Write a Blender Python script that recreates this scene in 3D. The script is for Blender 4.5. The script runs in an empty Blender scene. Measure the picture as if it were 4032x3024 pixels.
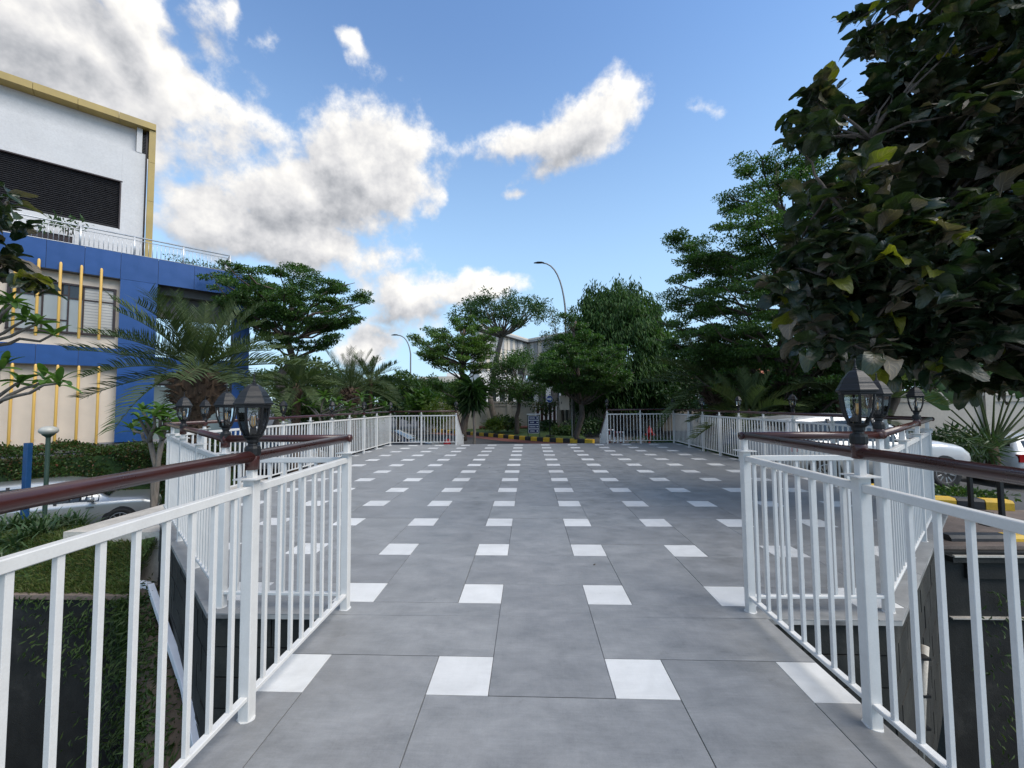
import bpy, bmesh, math, random
import numpy as np
from mathutils import Vector, Matrix, Euler
rad = math.radians
sc = bpy.context.scene
col = sc.collection
random.seed(7)
RNG = np.random.default_rng(11)

# ------------------------------------------------------------------ camera
FPX = 1607.106
CAM = Vector((0.2071, -1.9959, 1.3786))
PITCH, YAW, ROLL = 0.04932, -0.04075, -0.00845
fw = Vector((math.sin(YAW) * math.cos(PITCH), math.cos(YAW) * math.cos(PITCH), math.sin(PITCH)))
rt0 = Vector((math.cos(YAW), -math.sin(YAW), 0))
up0 = rt0.cross(fw)
RT = rt0 * math.cos(ROLL) + up0 * math.sin(ROLL)
UP = -rt0 * math.sin(ROLL) + up0 * math.cos(ROLL)
cd = bpy.data.cameras.new('camera')
cam = bpy.data.objects.new('camera', cd)
col.objects.link(cam)
cd.sensor_width = 36.0
cd.lens = 36.0 * FPX / 4032.0
cd.clip_start = 0.02
cd.clip_end = 3000
cam.matrix_world = Matrix((
    (RT.x, UP.x, -fw.x, CAM.x), (RT.y, UP.y, -fw.y, CAM.y), (RT.z, UP.z, -fw.z, CAM.z), (0, 0, 0, 1)))
sc.camera = cam
PXD = 4032.0 / 2212.0


def ray(x, y):
    """direction through photo pixel (2212 px wide measure), unit depth"""
    return fw + RT * ((x * PXD - 2016) / FPX) + UP * ((1512 - y * PXD) / FPX)


def at(x, y, depth):
    return CAM + ray(x, y) * depth


def onz(x, y, z):
    d = ray(x, y)
    return CAM + d * ((z - CAM.z) / d.z)


# ------------------------------------------------------------------ render / view
sc.render.engine = 'CYCLES'
sc.render.resolution_x = 1024
sc.render.resolution_y = 768
sc.view_settings.view_transform = 'Standard'
sc.view_settings.look = 'None'
sc.view_settings.gamma = 1
sc.view_settings.use_curve_mapping = False
sc.view_settings.exposure = 0.84
sc.cycles.max_bounces = 8
sc.cycles.transparent_max_bounces = 12

# ------------------------------------------------------------------ sun + sky
SUN_AZ = rad(112)       # from +Y towards +X
SUN_EL = rad(50)
sdir = Vector((math.sin(SUN_AZ) * math.cos(SUN_EL), math.cos(SUN_AZ) * math.cos(SUN_EL), math.sin(SUN_EL)))
sl = bpy.data.lights.new('sun', 'SUN')
sl.energy = 2.2
sl.angle = rad(45)
sl.color = (1.0, 0.93, 0.82)
so = bpy.data.objects.new('sun', sl)
col.objects.link(so)
so.location = (0, 0, 60)
so.rotation_euler = sdir.to_track_quat('Z', 'Y').to_euler()

world = bpy.data.worlds.new('World')
sc.world = world
world.use_nodes = True
wn = world.node_tree
wn.nodes.clear()


class NT:
    def __init__(s, tree):
        s.t = tree
        s.n = tree.nodes
        s.l = tree.links

    def new(s, kind, **kw):
        nd = s.n.new(kind)
        for k, v in kw.items():
            setattr(nd, k, v)
        return nd

    def put(s, sock, val):
        if hasattr(val, 'is_linked') or isinstance(val, bpy.types.NodeSocket):
            s.l.new(val, sock)
        elif val is not None:
            sock.default_value = val

    def math(s, op, a, b=None, c=None, clamp=False):
        nd = s.new('ShaderNodeMath', operation=op, use_clamp=clamp)
        s.put(nd.inputs[0], a)
        if b is not None: s.put(nd.inputs[1], b)
        if c is not None: s.put(nd.inputs[2], c)
        return nd.outputs[0]

    def vmath(s, op, a, b=None, scale=None):
        nd = s.new('ShaderNodeVectorMath', operation=op)
        s.put(nd.inputs[0], a)
        if b is not None: s.put(nd.inputs[1], b)
        if scale is not None: s.put(nd.inputs[3], scale)
        return nd.outputs['Value'] if op in ('LENGTH', 'DOT_PRODUCT', 'DISTANCE') else nd.outputs[0]

    def noise(s, vec, scale, detail=2.0, rough=0.5, lac=2.0, dist=0.0):
        nd = s.new('ShaderNodeTexNoise')
        if vec is not None: s.put(nd.inputs['Vector'], vec)
        nd.inputs['Scale'].default_value = scale
        nd.inputs['Detail'].default_value = detail
        nd.inputs['Roughness'].default_value = rough
        nd.inputs['Lacunarity'].default_value = lac
        nd.inputs['Distortion'].default_value = dist
        return nd

    def mapping(s, vec, loc=(0, 0, 0), rot=(0, 0, 0), scale=(1, 1, 1), kind='POINT'):
        nd = s.new('ShaderNodeMapping', vector_type=kind)
        s.put(nd.inputs['Vector'], vec)
        nd.inputs['Location'].default_value = loc
        nd.inputs['Rotation'].default_value = rot
        nd.inputs['Scale'].default_value = scale
        return nd.outputs[0]

    def ramp(s, fac, stops, mode='LINEAR'):
        nd = s.new('ShaderNodeValToRGB')
        nd.color_ramp.interpolation = mode
        el = nd.color_ramp.elements
        while len(el) < len(stops): el.new(0.5)
        for e, (p, c) in zip(el, stops):
            e.position = p
            e.color = tuple(c) + (1,) if len(c) == 3 else c
        s.put(nd.inputs[0], fac)
        return nd.outputs[0]

    def mix(s, fac, a, b, blend='MIX'):
        nd = s.new('ShaderNodeMix', data_type='RGBA', blend_type=blend)
        s.put(nd.inputs[0], fac)
        s.put(nd.inputs[6], a if not (isinstance(a, tuple) and len(a) == 3) else a + (1,))
        s.put(nd.inputs[7], b if not (isinstance(b, tuple) and len(b) == 3) else b + (1,))
        return nd.outputs[2]

    def maprange(s, v, a, b, c=0.0, d=1.0, kind='LINEAR'):
        nd = s.new('ShaderNodeMapRange', interpolation_type=kind)
        s.put(nd.inputs[0], v)
        for i, q in enumerate((a, b, c, d)): nd.inputs[i + 1].default_value = q
        return nd.outputs[0]


# clouds live on the sky itself, as soft banks in given compass directions
def cloud_dir(x, y):
    d = ray(x, y)
    d.normalize()
    return d


def basis_euler(c, roll):
    e1 = Vector((c.y, -c.x, 0)).normalized()
    e2 = e1.cross(c) * -1
    if e2.z < 0: e2 = -e2
    a = e1 * math.cos(roll) + e2 * math.sin(roll)
    b = -e1 * math.sin(roll) + e2 * math.cos(roll)
    m = Matrix((a, b, a.cross(b))).transposed()
    return m.to_euler()


# (photo x, photo y, half width, half height (radians), roll deg, strength)
BANKS = [
    (40, 40, 0.42, 0.15, -12, 1.0), (320, 75, 0.24, 0.07, -44, 0.95), (-60, 230, 0.30, 0.16, 0, 0.85),
    (600, 505, 0.27, 0.08, -2, 1.05), (670, 420, 0.23, 0.11, 10, 1.05), (800, 370, 0.17, 0.15, 35, 1.05), (400, 455, 0.12, 0.10, 0, 0.85),
    (1120, 315, 0.17, 0.05, 5, 0.9), (1260, 280, 0.16, 0.075, 26, 1.0),
    (870, 650, 0.13, 0.085, 0, 1.0), (1010, 622, 0.16, 0.045, 5, 1.0), (790, 750, 0.11, 0.07, 25, 0.85),
    (590, 85, 0.10, 0.06, 30, 0.42), (480, 20, 0.09, 0.07, 60, 0.42), (735, 95, 0.10, 0.035, -35, 0.4),
    (1130, 415, 0.10, 0.035, 5, 0.38), (1540, 235, 0.10, 0.04, -35, .36),
]
w = NT(wn)
grp = bpy.data.node_groups.new('cloud_banks', 'ShaderNodeTree')
grp.interface.new_socket('Vector', in_out='INPUT', socket_type='NodeSocketVector')
grp.interface.new_socket('Bank', in_out='OUTPUT', socket_type='NodeSocketFloat')
g = NT(grp)
gi = g.new('NodeGroupInput')
go = g.new('NodeGroupOutput')
best = None
for bk in BANKS:
    c = cloud_dir(bk[0], bk[1])
    e = basis_euler(c, rad(bk[4]))
    mp = g.mapping(gi.outputs[0], tuple(c), tuple(e), (bk[2], bk[3], 0.5), 'TEXTURE')
    q = g.math('SUBTRACT', bk[5], g.vmath('LENGTH', mp))
    best = q if best is None else g.math('MAXIMUM', best, q)
g.l.new(best, go.inputs[0])

tc = w.new('ShaderNodeTexCoord')
dirv = tc.outputs['Generated']
sky = w.new('ShaderNodeTexSky', sky_type='NISHITA')
sky.sun_disc = False
sky.sun_elevation = SUN_EL
sky.sun_rotation = SUN_AZ
sky.altitude = 0
sky.air_density = 1.0
sky.dust_density = 0.0
sky.ozone_density = 2.5
skyc = sky.outputs[0]
SEED = (3.1, 1.7, 0.4)
pv = w.vmath('ADD', dirv, SEED)
nlow = w.noise(pv, 9.0, 2.0, 0.5).outputs['Fac']                 # billows
wv = w.new('ShaderNodeCombineXYZ')
lw = w.math('MULTIPLY', w.math('SUBTRACT', nlow, 0.5), 0.11)
for i_ in range(3): w.put(wv.inputs[i_], lw)
vv = w.vmath('ADD', dirv, wv.outputs[0])


def bank(vec):
    nd = w.new('ShaderNodeGroup')
    nd.node_tree = grp
    w.put(nd.inputs[0], vec)
    return nd.outputs[0]


ba = bank(vv)
bb = bank(w.vmath('ADD', vv, (0.035, 0.0, 0.050)))
# the rest of the sky carries scattered cloud of the same kind
side = w.maprange(w.vmath('DOT_PRODUCT', dirv, tuple(Vector((fw.x, fw.y, 0)).normalized())), 0.45, 0.15, 0, 1)
far = w.math('SUBTRACT', w.math('MULTIPLY', w.math('SUBTRACT', w.noise(pv, 1.9, 1.0, 0.5).outputs['Fac'], 0.5), 2.6), w.maprange(side, 0, 1, 1.6, 0.0))
best = w.math('MAXIMUM', w.math('MAXIMUM', ba, far), -1.0)
nhi = w.noise(pv, 12.0, 7.0, 0.62).outputs['Fac']
nh2 = w.noise(w.vmath('ADD', pv, (0.016, 0.0, 0.026)), 12.0, 4.0, 0.62).outputs['Fac']
da = w.math('MULTIPLY_ADD', w.math('SUBTRACT', nhi, 0.5), 1.5, best)
cover = w.maprange(da, 0.02, 0.50, 0, 1, 'SMOOTHSTEP')
relief = w.math('ADD', w.math('MULTIPLY', w.math('SUBTRACT', nhi, nh2), 0.8), w.math('MULTIPLY', w.math('MINIMUM', w.math('MAXIMUM', w.math('SUBTRACT', ba, bb), -0.6), 0.6), 0.50))
thick = w.maprange(best, 0.1, 0.9, 0.0, 1.0)
bright = w.math('ADD', w.math('MULTIPLY_ADD', relief, 1.0, 0.84), w.math('MULTIPLY', thick, -0.20))
bright = w.math('MINIMUM', w.math('MAXIMUM', bright, 0.40), 1.05)
SKY_STR = 0.14
ccol = w.ramp(w.maprange(bright, 0.42, 1.05), [(0.0, (0.80, 0.84, 0.92)), (0.5, (0.96, 0.96, 0.98)), (1.0, (1.03, 1.0, 0.94))])
cscaled = w.vmath('SCALE', ccol, scale=w.math('MULTIPLY', bright, 0.60 / SKY_STR))
skyg = w.new('ShaderNodeHueSaturation')
skyg.inputs['Saturation'].default_value = 1.06
skyg.inputs['Value'].default_value = 1.0
w.put(skyg.inputs['Color'], skyc)
sep = w.new('ShaderNodeSeparateXYZ')
w.put(sep.inputs[0], dirv)
haz = w.maprange(sep.outputs[2], -0.02, 0.75, 0.9, 0.0, 'SMOOTHSTEP')       # pale air near the horizon
air = w.mix(haz, skyg.outputs[0], tuple(c_ / SKY_STR for c_ in (0.30, 0.45, 0.58)))
mixc = w.mix(cover, air, cscaled)
bg = w.new('ShaderNodeBackground')
bg.inputs['Strength'].default_value = SKY_STR
w.put(bg.inputs['Color'], mixc)
wo = w.new('ShaderNodeOutputWorld')
w.l.new(bg.outputs[0], wo.inputs[0])
world.cycles.sampling_method = 'MANUAL'
world.cycles.sample_map_resolution = 512

# ------------------------------------------------------------------ materials
MATS = {}


def new_mat(name):
    m = bpy.data.materials.new(name)
    m.use_nodes = True
    t = NT(m.node_tree)
    b = m.node_tree.nodes['Principled BSDF']
    MATS[name] = m
    return m, t, b


def simple(name, c, rough=0.5, metal=0.0, var=0.12, scale=6.0, bump=0.0, bscale=60.0, coat=0.0, spec=0.5, c2=None, objvar=0.0, fine=0.0):
    m, t, b = new_mat(name)
    tcn = t.new('ShaderNodeTexCoord').outputs['Object']
    n = t.noise(tcn, scale, 5.0, 0.6).outputs['Fac']
    lo = tuple(x * (1 - var) for x in c) if c2 is None else c2
    hi = tuple(min(1, x * (1 + var)) for x in c)
    cc = t.ramp(n, [(0.3, lo), (0.7, hi)])
    if fine:
        n2 = t.noise(tcn, scale * 14, 3.0, 0.6).outputs['Fac']
        cc = t.mix(1.0, cc, t.ramp(n2, [(0.3, (1 - fine,) * 3), (0.7, (1 + fine,) * 3)]), 'MULTIPLY')
    if objvar:
        oi = t.new('ShaderNodeObjectInfo').outputs['Random']
        cc = t.mix(1.0, cc, t.ramp(oi, [(0, (1 - objvar,) * 3), (1, (1 + objvar,) * 3)]), 'MULTIPLY')
    t.put(b.inputs['Base Color'], cc)
    b.inputs['Metallic'].default_value = metal
    b.inputs['Specular IOR Level'].default_value = spec
    t.put(b.inputs['Roughness'], t.maprange(n, 0.3, 0.7, max(0, rough - 0.06), min(1, rough + 0.06)))
    b.inputs['Coat Weight'].default_value = coat
    b.inputs['Coat Roughness'].default_value = 0.08
    if bump:
        bn = t.new('ShaderNodeBump')
        bn.inputs['Strength'].default_value = bump
        bn.inputs['Distance'].default_value = 0.01
        t.put(bn.inputs['Height'], t.noise(tcn, bscale, 6.0, 0.65).outputs['Fac'])
        t.put(b.inputs['Normal'], bn.outputs[0])
    return m


def tile_mat(name, lo, hi, rough, dirt):
    m, t, b = new_mat(name)
    geo = t.new('ShaderNodeTexCoord').outputs['Object']
    oi = t.new('ShaderNodeObjectInfo').outputs['Random']
    off = t.new('ShaderNodeCombineXYZ')
    t.put(off.inputs[0], t.math('MULTIPLY', oi, 37.0))
    t.put(off.inputs[1], t.math('MULTIPLY', oi, 91.0))
    p = t.vmath('ADD', geo, off.outputs[0])
    big = t.noise(t.mapping(p, scale=(1.0, 1.6, 1.0)), 3.2, 8.0, 0.72, dist=0.25).outputs['Fac']
    fib = t.noise(t.mapping(p, scale=(7, 90, 1)), 1.0, 4.0, 0.7).outputs['Fac']
    fib2 = t.noise(t.mapping(p, scale=(90, 7, 1)), 1.0, 4.0, 0.7).outputs['Fac']
    fine = t.noise(p, 160.0, 3.0, 0.6).outputs['Fac']
    k = t.math('ADD', t.math('MULTIPLY', big, 0.68), t.math('ADD', t.math('MULTIPLY', fib, 0.15), t.math('ADD', t.math('MULTIPLY', fib2, 0.09), t.math('MULTIPLY', fine, 0.14))))
    c = t.ramp(k, [(0.36, lo), (0.73, hi)])
    c = t.mix(1.0, c, t.ramp(oi, [(0, (0.93, 0.93, 0.94)), (1, (1.06, 1.06, 1.06))]), 'MULTIPLY')
    # footprints and rain stains
    wpos = t.new('ShaderNodeNewGeometry').outputs['Position']
    st = t.noise(wpos, 0.9, 5.0, 0.65, dist=0.8).outputs['Fac']
    spot = t.noise(wpos, 9.0, 3.0, 0.5).outputs['Fac']
    c = t.mix(t.maprange(st, 0.50, 0.72, 0, dirt), c, (0.20, 0.19, 0.18))
    c = t.mix(t.maprange(spot, 0.70, 0.76, 0, dirt * 1.2), c, (0.13, 0.12, 0.11))
    t.put(b.inputs['Base Color'], c)
    t.put(b.inputs['Roughness'], t.maprange(big, 0.3, 0.7, rough - 0.08, rough + 0.1))
    b.inputs['Specular IOR Level'].default_value = 0.5
    bn = t.new('ShaderNodeBump')
    bn.inputs['Strength'].default_value = 0.12
    bn.inputs['Distance'].default_value = 0.004
    t.put(bn.inputs['Height'], t.math('ADD', fine, t.math('ADD', fib, fib2)))
    t.put(b.inputs['Normal'], bn.outputs[0])
    return m


tile_mat('tile_grey', (0.142, 0.143, 0.141), (0.305, 0.305, 0.300), 0.42, 0.30)
tile_mat('tile_white', (0.53, 0.525, 0.50), (0.69, 0.685, 0.66), 0.5, 0.28)
simple('grout', (0.42, 0.41, 0.39), 0.9, var=0.1, scale=2.2, c2=(0.05, 0.05, 0.05))
simple('white_paint', (0.60, 0.595, 0.575), 0.38, var=0.06, scale=9, bump=0.06, bscale=220, fine=0.03)
simple('handrail_paint', (0.048, 0.0125, 0.010), 0.30, var=0.25, scale=5, coat=0.18, c2=(0.030, 0.009, 0.008))
simple('black_cast', (0.009, 0.0095, 0.0105), 0.45, var=0.2, scale=20, bump=0.15, bscale=300, spec=0.35)
simple('concrete', (0.30, 0.29, 0.27), 0.85, var=0.2, scale=4, bump=0.3, bscale=60)
simple('slab_concrete', (0.46, 0.42, 0.36), 0.85, var=0.22, scale=3.5, bump=0.3, bscale=70, fine=0.12)


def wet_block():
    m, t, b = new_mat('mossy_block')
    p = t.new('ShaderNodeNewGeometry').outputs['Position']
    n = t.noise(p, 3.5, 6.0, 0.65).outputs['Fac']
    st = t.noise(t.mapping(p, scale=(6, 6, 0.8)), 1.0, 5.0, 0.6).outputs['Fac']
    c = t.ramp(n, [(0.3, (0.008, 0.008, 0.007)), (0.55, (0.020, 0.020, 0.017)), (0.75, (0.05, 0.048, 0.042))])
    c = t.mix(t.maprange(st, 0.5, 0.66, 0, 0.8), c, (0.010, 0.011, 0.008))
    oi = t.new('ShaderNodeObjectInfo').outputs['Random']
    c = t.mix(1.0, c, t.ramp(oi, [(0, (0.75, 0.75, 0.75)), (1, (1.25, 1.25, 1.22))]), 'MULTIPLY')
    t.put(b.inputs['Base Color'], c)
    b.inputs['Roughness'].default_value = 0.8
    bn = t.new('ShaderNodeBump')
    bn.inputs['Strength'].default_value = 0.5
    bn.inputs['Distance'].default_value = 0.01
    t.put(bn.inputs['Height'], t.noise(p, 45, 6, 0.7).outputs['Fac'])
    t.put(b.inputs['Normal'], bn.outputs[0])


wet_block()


def glass_mat(name, tint=(1, 1, 1), rough=0.02, opac=0.14):
    m, t, b = new_mat(name)
    t.n.remove(b)
    out = t.n['Material Output']
    tr = t.new('ShaderNodeBsdfTransparent')
    tr.inputs[0].default_value = tint + (1,)
    gl = t.new('ShaderNodeBsdfGlossy')
    gl.inputs['Roughness'].default_value = rough
    fr = t.new('ShaderNodeFresnel')
    fr.inputs[0].default_value = 1.5
    mx = t.new('ShaderNodeMixShader')
    t.put(mx.inputs[0], t.math('ADD', fr.outputs[0], opac * 0.3, clamp=True))
    t.l.new(tr.outputs[0], mx.inputs[1])
    t.l.new(gl.outputs[0], mx.inputs[2])
    t.l.new(mx.outputs[0], out.inputs[0])
    return m


glass_mat('lamp_glass', (0.98, 0.99, 0.99))
simple('filament', (0.75, 0.38, 0.05), 0.5, var=0.05)


def leaf_mat(name, cols, trans=0.35, rough=0.45, hue_noise=True, spec=0.4, veins=False):
    """leaf colour varies from leaf to leaf"""
    m, t, b = new_mat(name)
    out = t.n['Material Output']
    geo = t.new('ShaderNodeNewGeometry')
    ri = geo.outputs['Random Per Island']
    oi = t.new('ShaderNodeObjectInfo').outputs['Random']
    r = t.math('FRACT', t.math('ADD', ri, t.math('MULTIPLY', oi, 3.7)))
    stops = [(i / max(1, len(cols) - 1), c) for i, c in enumerate(cols)]
    c = t.ramp(r, stops)
    n = t.noise(geo.outputs['Position'], 0.8, 3.0, 0.5).outputs['Fac']
    c = t.mix(1.0, c, t.ramp(n, [(0.3, (0.78, 0.8, 0.8)), (0.7, (1.2, 1.18, 1.1))]), 'MULTIPLY')
    if veins:
        uvn = t.new('ShaderNodeUVMap')
        uvn.uv_map = 'leaf'
        sp_ = t.new('ShaderNodeSeparateXYZ')
        t.put(sp_.inputs[0], uvn.outputs[0])
        au = t.math('ABSOLUTE', t.math('SUBTRACT', sp_.outputs[1], 0.5))
        ph_ = t.math('FRACT', t.math('MULTIPLY', t.math('SUBTRACT', sp_.outputs[0], t.math('MULTIPLY', au, 0.55)), 8.0))
        vline = t.math('ABSOLUTE', t.math('SUBTRACT', ph_, 0.5))
        rib = t.math('MAXIMUM', t.maprange(vline, 0.40, 0.5, 0, 1), t.maprange(au, 0.035, 0.0, 0, 1))
        dry = t.noise(t.vmath('ADD', geo.outputs['Position'], (3, 1, 7)), 3.0, 4.0, 0.6).outputs['Fac']
        c = t.mix(t.maprange(dry, 0.57, 0.68, 0, 0.7), c, (0.17, 0.14, 0.10))
        c = t.mix(t.math('MULTIPLY', rib, 0.45), c, t.mix(1.0, c, (2.6, 2.4, 1.9), 'MULTIPLY'))
        bn = t.new('ShaderNodeBump')
        bn.inputs['Strength'].default_value = 0.55
        bn.inputs['Distance'].default_value = 0.006
        t.put(bn.inputs['Height'], t.math('MULTIPLY', vline, -1.0))
        t.put(b.inputs['Normal'], bn.outputs[0])
    t.put(b.inputs['Base Color'], c)
    b.inputs['Roughness'].default_value = rough
    b.inputs['Specular IOR Level'].default_value = spec
    if trans:
        tl = t.new('ShaderNodeBsdfTranslucent')
        t.put(tl.inputs[0], t.mix(1.0, c, (1.15, 1.35, 0.5), 'MULTIPLY'))
        mx = t.new('ShaderNodeMixShader')
        mx.inputs[0].default_value = trans
        t.l.new(b.outputs[0], mx.inputs[1])
        t.l.new(tl.outputs[0], mx.inputs[2])
        t.l.new(mx.outputs[0], out.inputs[0])
    return m


# ------------------------------------------------------------------ mesh helpers
class MB:
    def __init__(s):
        s.v = []
        s.f = []
        s.m = []

    def add(s, verts, faces, mi=0):
        o = len(s.v)
        s.v += [tuple(p) for p in verts]
        s.f += [tuple(i + o for i in f) for f in faces]
        s.m += [mi] * len(faces)

    def box(s, c, size, mi=0, rot=None):
        hx, hy, hz = size[0] / 2, size[1] / 2, size[2] / 2
        vs = [Vector((x, y, z)) for x in (-hx, hx) for y in (-hy, hy) for z in (-hz, hz)]
        if rot is not None: vs = [rot @ q for q in vs]
        vs = [q + Vector(c) for q in vs]
        s.add(vs, [(0, 1, 3, 2), (4, 6, 7, 5), (0, 4, 5, 1), (2, 3, 7, 6), (0, 2, 6, 4), (1, 5, 7, 3)], mi)

    def loft(s, rings, mi=0, caps=True, closed=True):
        n = len(rings[0])
        vs = [q for r in rings for q in r]
        fs = []
        for i in range(len(rings) - 1):
            for j in range(n if closed else n - 1):
                k = (j + 1) % n
                fs.append((i * n + j, i * n + k, (i + 1) * n + k, (i + 1) * n + j))
        if caps and closed:
            fs.append(tuple(range(n))[::-1])
            fs.append(tuple((len(rings) - 1) * n + j for j in range(n)))
        s.add(vs, fs, mi)

    def tube(s, pts, radii, n=8, mi=0, caps=True):
        pts = [Vector(p) for p in pts]
        if not hasattr(radii, '__len__'): radii = [radii] * len(pts)
        rings = []
        ref = None
        for i, p in enumerate(pts):
            d = (pts[min(i + 1, len(pts) - 1)] - pts[max(i - 1, 0)]).normalized()
            if ref is None:
                ref = Vector((0, 0, 1)) if abs(d.z) < 0.9 else Vector((1, 0, 0))
            a = d.cross(ref).normalized()
            b = a.cross(d).normalized()
            ref = b
            rings.append([p + (a * math.cos(2 * math.pi * j / n) + b * math.sin(2 * math.pi * j / n)) * radii[i] for j in range(n)])
        s.loft(rings, mi, caps)

    def bar(s, p0, p1, w, h, ch=0.002, mi=0):
        """square bar with eased edges between two points"""
        p0, p1 = Vector(p0), Vector(p1)
        d = (p1 - p0).normalized()
        ref = Vector((0, 0, 1)) if abs(d.z) < 0.95 else Vector((0, 1, 0))
        a = d.cross(ref).normalized()
        b = a.cross(d).normalized()
        hw, hh = w / 2, h / 2
        sec = [(-hw + ch, -hh), (hw - ch, -hh), (hw, -hh + ch), (hw, hh - ch), (hw - ch, hh), (-hw + ch, hh), (-hw, hh - ch), (-hw, -hh + ch)]
        s.loft([[p + a * x + b * y for x, y in sec] for p in (p0, p1)], mi)

    def prism(s, poly, z0, z1, mi=0):
        n = len(poly)
        vs = [(x, y, z0) for x, y in poly] + [(x, y, z1) for x, y in poly]
        fs = [tuple(range(n))[::-1], tuple(range(n, 2 * n))] + [(i, (i + 1) % n, n + (i + 1) % n, n + i) for i in range(n)]
        s.add(vs, fs, mi)

    def lathe(s, prof, n=12, c=(0, 0, 0), mi=0, phase=0.0):
        rings = [[(c[0] + r * math.cos(2 * math.pi * (j + phase) / n), c[1] + r * math.sin(2 * math.pi * (j + phase) / n), c[2] + z) for j in range(n)] for r, z in prof]
        s.loft(rings, mi)

    def ball(s, c, r, n=10, m=7, mi=0, sz=1.0):
        prof = [(max(1e-4, r * math.sin(math.pi * i / m)), -r * sz * math.cos(math.pi * i / m)) for i in range(m + 1)]
        s.lathe(prof, n, c, mi)

    def mesh(s, name, mats, smooth=False):
        me = bpy.data.meshes.new(name)
        me.from_pydata(s.v, [], s.f)
        for mm in (mats if isinstance(mats, (list, tuple)) else [mats]):
            me.materials.append(MATS[mm])
        if any(s.m): me.polygons.foreach_set('material_index', s.m)
        if smooth: me.polygons.foreach_set('use_smooth', [True] * len(s.f))
        me.update()
        return me

    def build(s, name, mats, parent=None, smooth=False):
        return link(name, s.mesh(name, mats, smooth), parent)


def link(name, me, parent=None, mw=None):
    o = bpy.data.objects.new(name, me)
    col.objects.link(o)
    if mw is not None: o.matrix_world = mw
    if parent is not None:
        o.parent = parent
        o.matrix_parent_inverse = Matrix.Translation(-Vector(parent.location)) if not parent.get('_rot') else Matrix()
    return o


def empty(name, loc=(0, 0, 0)):
    o = bpy.data.objects.new(name, None)
    o.location = loc
    o.empty_display_size = 0.2
    col.objects.link(o)
    return o


def tag(o, label=None, cat=None, group=None, kind=None):
    if label: o['label'] = label
    if cat: o['category'] = cat
    if group: o['group'] = group
    if kind: o['kind'] = kind
    return o


KIDS = {}


def copy_tree(src, loc, rotz=0.0, scale=1.0):
    kids = [c for c in src.children]
    n = src.copy()
    col.objects.link(n)
    n.location = loc
    n.rotation_euler = (0, 0, rotz)
    n.scale = (scale,) * 3
    for c in kids:
        k = c.copy()
        col.objects.link(k)
        k.parent = n
        k.matrix_parent_inverse = Matrix()
        for gch in c.children:
            h = gch.copy()
            col.objects.link(h)
            h.parent = k
            h.matrix_parent_inverse = Matrix()
    return n


def sstep(a, b, x):
    t = min(1, max(0, (x - a) / (b - a)))
    return t * t * (3 - 2 * t)


def zg(x, y):
    near = -2.55 + 2.1 * sstep(-12, 5, x) - 0.7 * sstep(9.5, 13.5, x)
    t = sstep(12, 24, y)
    return near * (1 - t) - 0.65 * t

# ================================================================== DECK
DECK = [(-1.96, 0.72), (2.54, 0.74), (5.30, 3.27), (5.28, 12.42), (-4.72, 12.12), (-4.72, 3.24)]
BRIDGE = [(-1.13, -5.0), (1.71, -5.0), (1.71, 0.74), (-1.13, 0.72)]


def clip(poly, clipper):
    out = poly
    n = len(clipper)
    for i in range(n):
        a, b = clipper[i], clipper[(i + 1) % n]
        inp, out = out, []
        if not inp: break
        side = lambda p: (b[0] - a[0]) * (p[1] - a[1]) - (b[1] - a[1]) * (p[0] - a[0])
        for j in range(len(inp)):
            p, q = inp[j - 1], inp[j]
            sp, sq = side(p), side(q)
            if (sp >= 0) != (sq >= 0):
                t = sp / (sp - sq)
                out.append((p[0] + (q[0] - p[0]) * t, p[1] + (q[1] - p[1]) * t))
            if sq >= 0: out.append(q)
    return out


def area(p):
    return abs(sum(p[i - 1][0] * p[i][1] - p[i][0] * p[i - 1][1] for i in range(len(p)))) / 2


deck = empty('deck', (0.3, 6, 0))
tag(deck, kind='structure')
m = MB()
m.prism(DECK, -0.035, -0.0085)
m.build('deck_slab', 'grout', deck)
m = MB()
m.prism([(-1.13, -5.0), (1.71, -5.0), (1.71, 0.715), (-1.13, 0.715)], -0.2, -0.0085)
m.build('bridge_slab', 'grout', deck)
U = 0.3
J = 0.0018


def lay(x0, y0, x1, y1, name, mat):
    rect = [(x0 + J, y0 + J), (x1 - J, y0 + J), (x1 - J, y1 - J), (x0 + J, y1 - J)]
    mb = MB()
    dz = random.uniform(-0.0007, 0.0007)
    cx, cy = (x0 + x1) / 2, (y0 + y1) / 2
    pcs = [clip(rect, reg) for reg in (DECK, BRIDGE)]
    both = all(len(p) >= 3 and area(p) > 0.002 for p in pcs)
    for p in pcs:
        if len(p) >= 3 and area(p) > 0.002:
            p = [(a - cx, b - cy) for a, b in p]
            # eased top edge
            n = len(p)
            k = 0.0 if both else 0.0022
            gx = sum(a for a, b in p) / n
            gy = sum(b for a, b in p) / n
            ins = [(a + (gx - a) * k / max(0.05, math.hypot(gx - a, gy - b)), b + (gy - b) * k / max(0.05, math.hypot(gx - a, gy - b))) for a, b in p]
            vs = [(a, b, -0.0085) for a, b in p] + [(a, b, -0.001) for a, b in p] + [(a, b, 0.0) for a, b in ins]
            fs = [(i, (i + 1) % n, n + (i + 1) % n, n + i) for i in range(n)] + [(n + i, n + (i + 1) % n, 2 * n + (i + 1) % n, 2 * n + i) for i in range(n)]
            fs.append(tuple(range(2 * n, 3 * n)))
            mb.add(vs, fs)
    if mb.v:
        o = mb.build(name, mat)
        o.location = (cx, cy, dz)
        o.parent = deck
        o.matrix_parent_inverse = Matrix.Translation(-Vector(deck.location))


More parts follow.
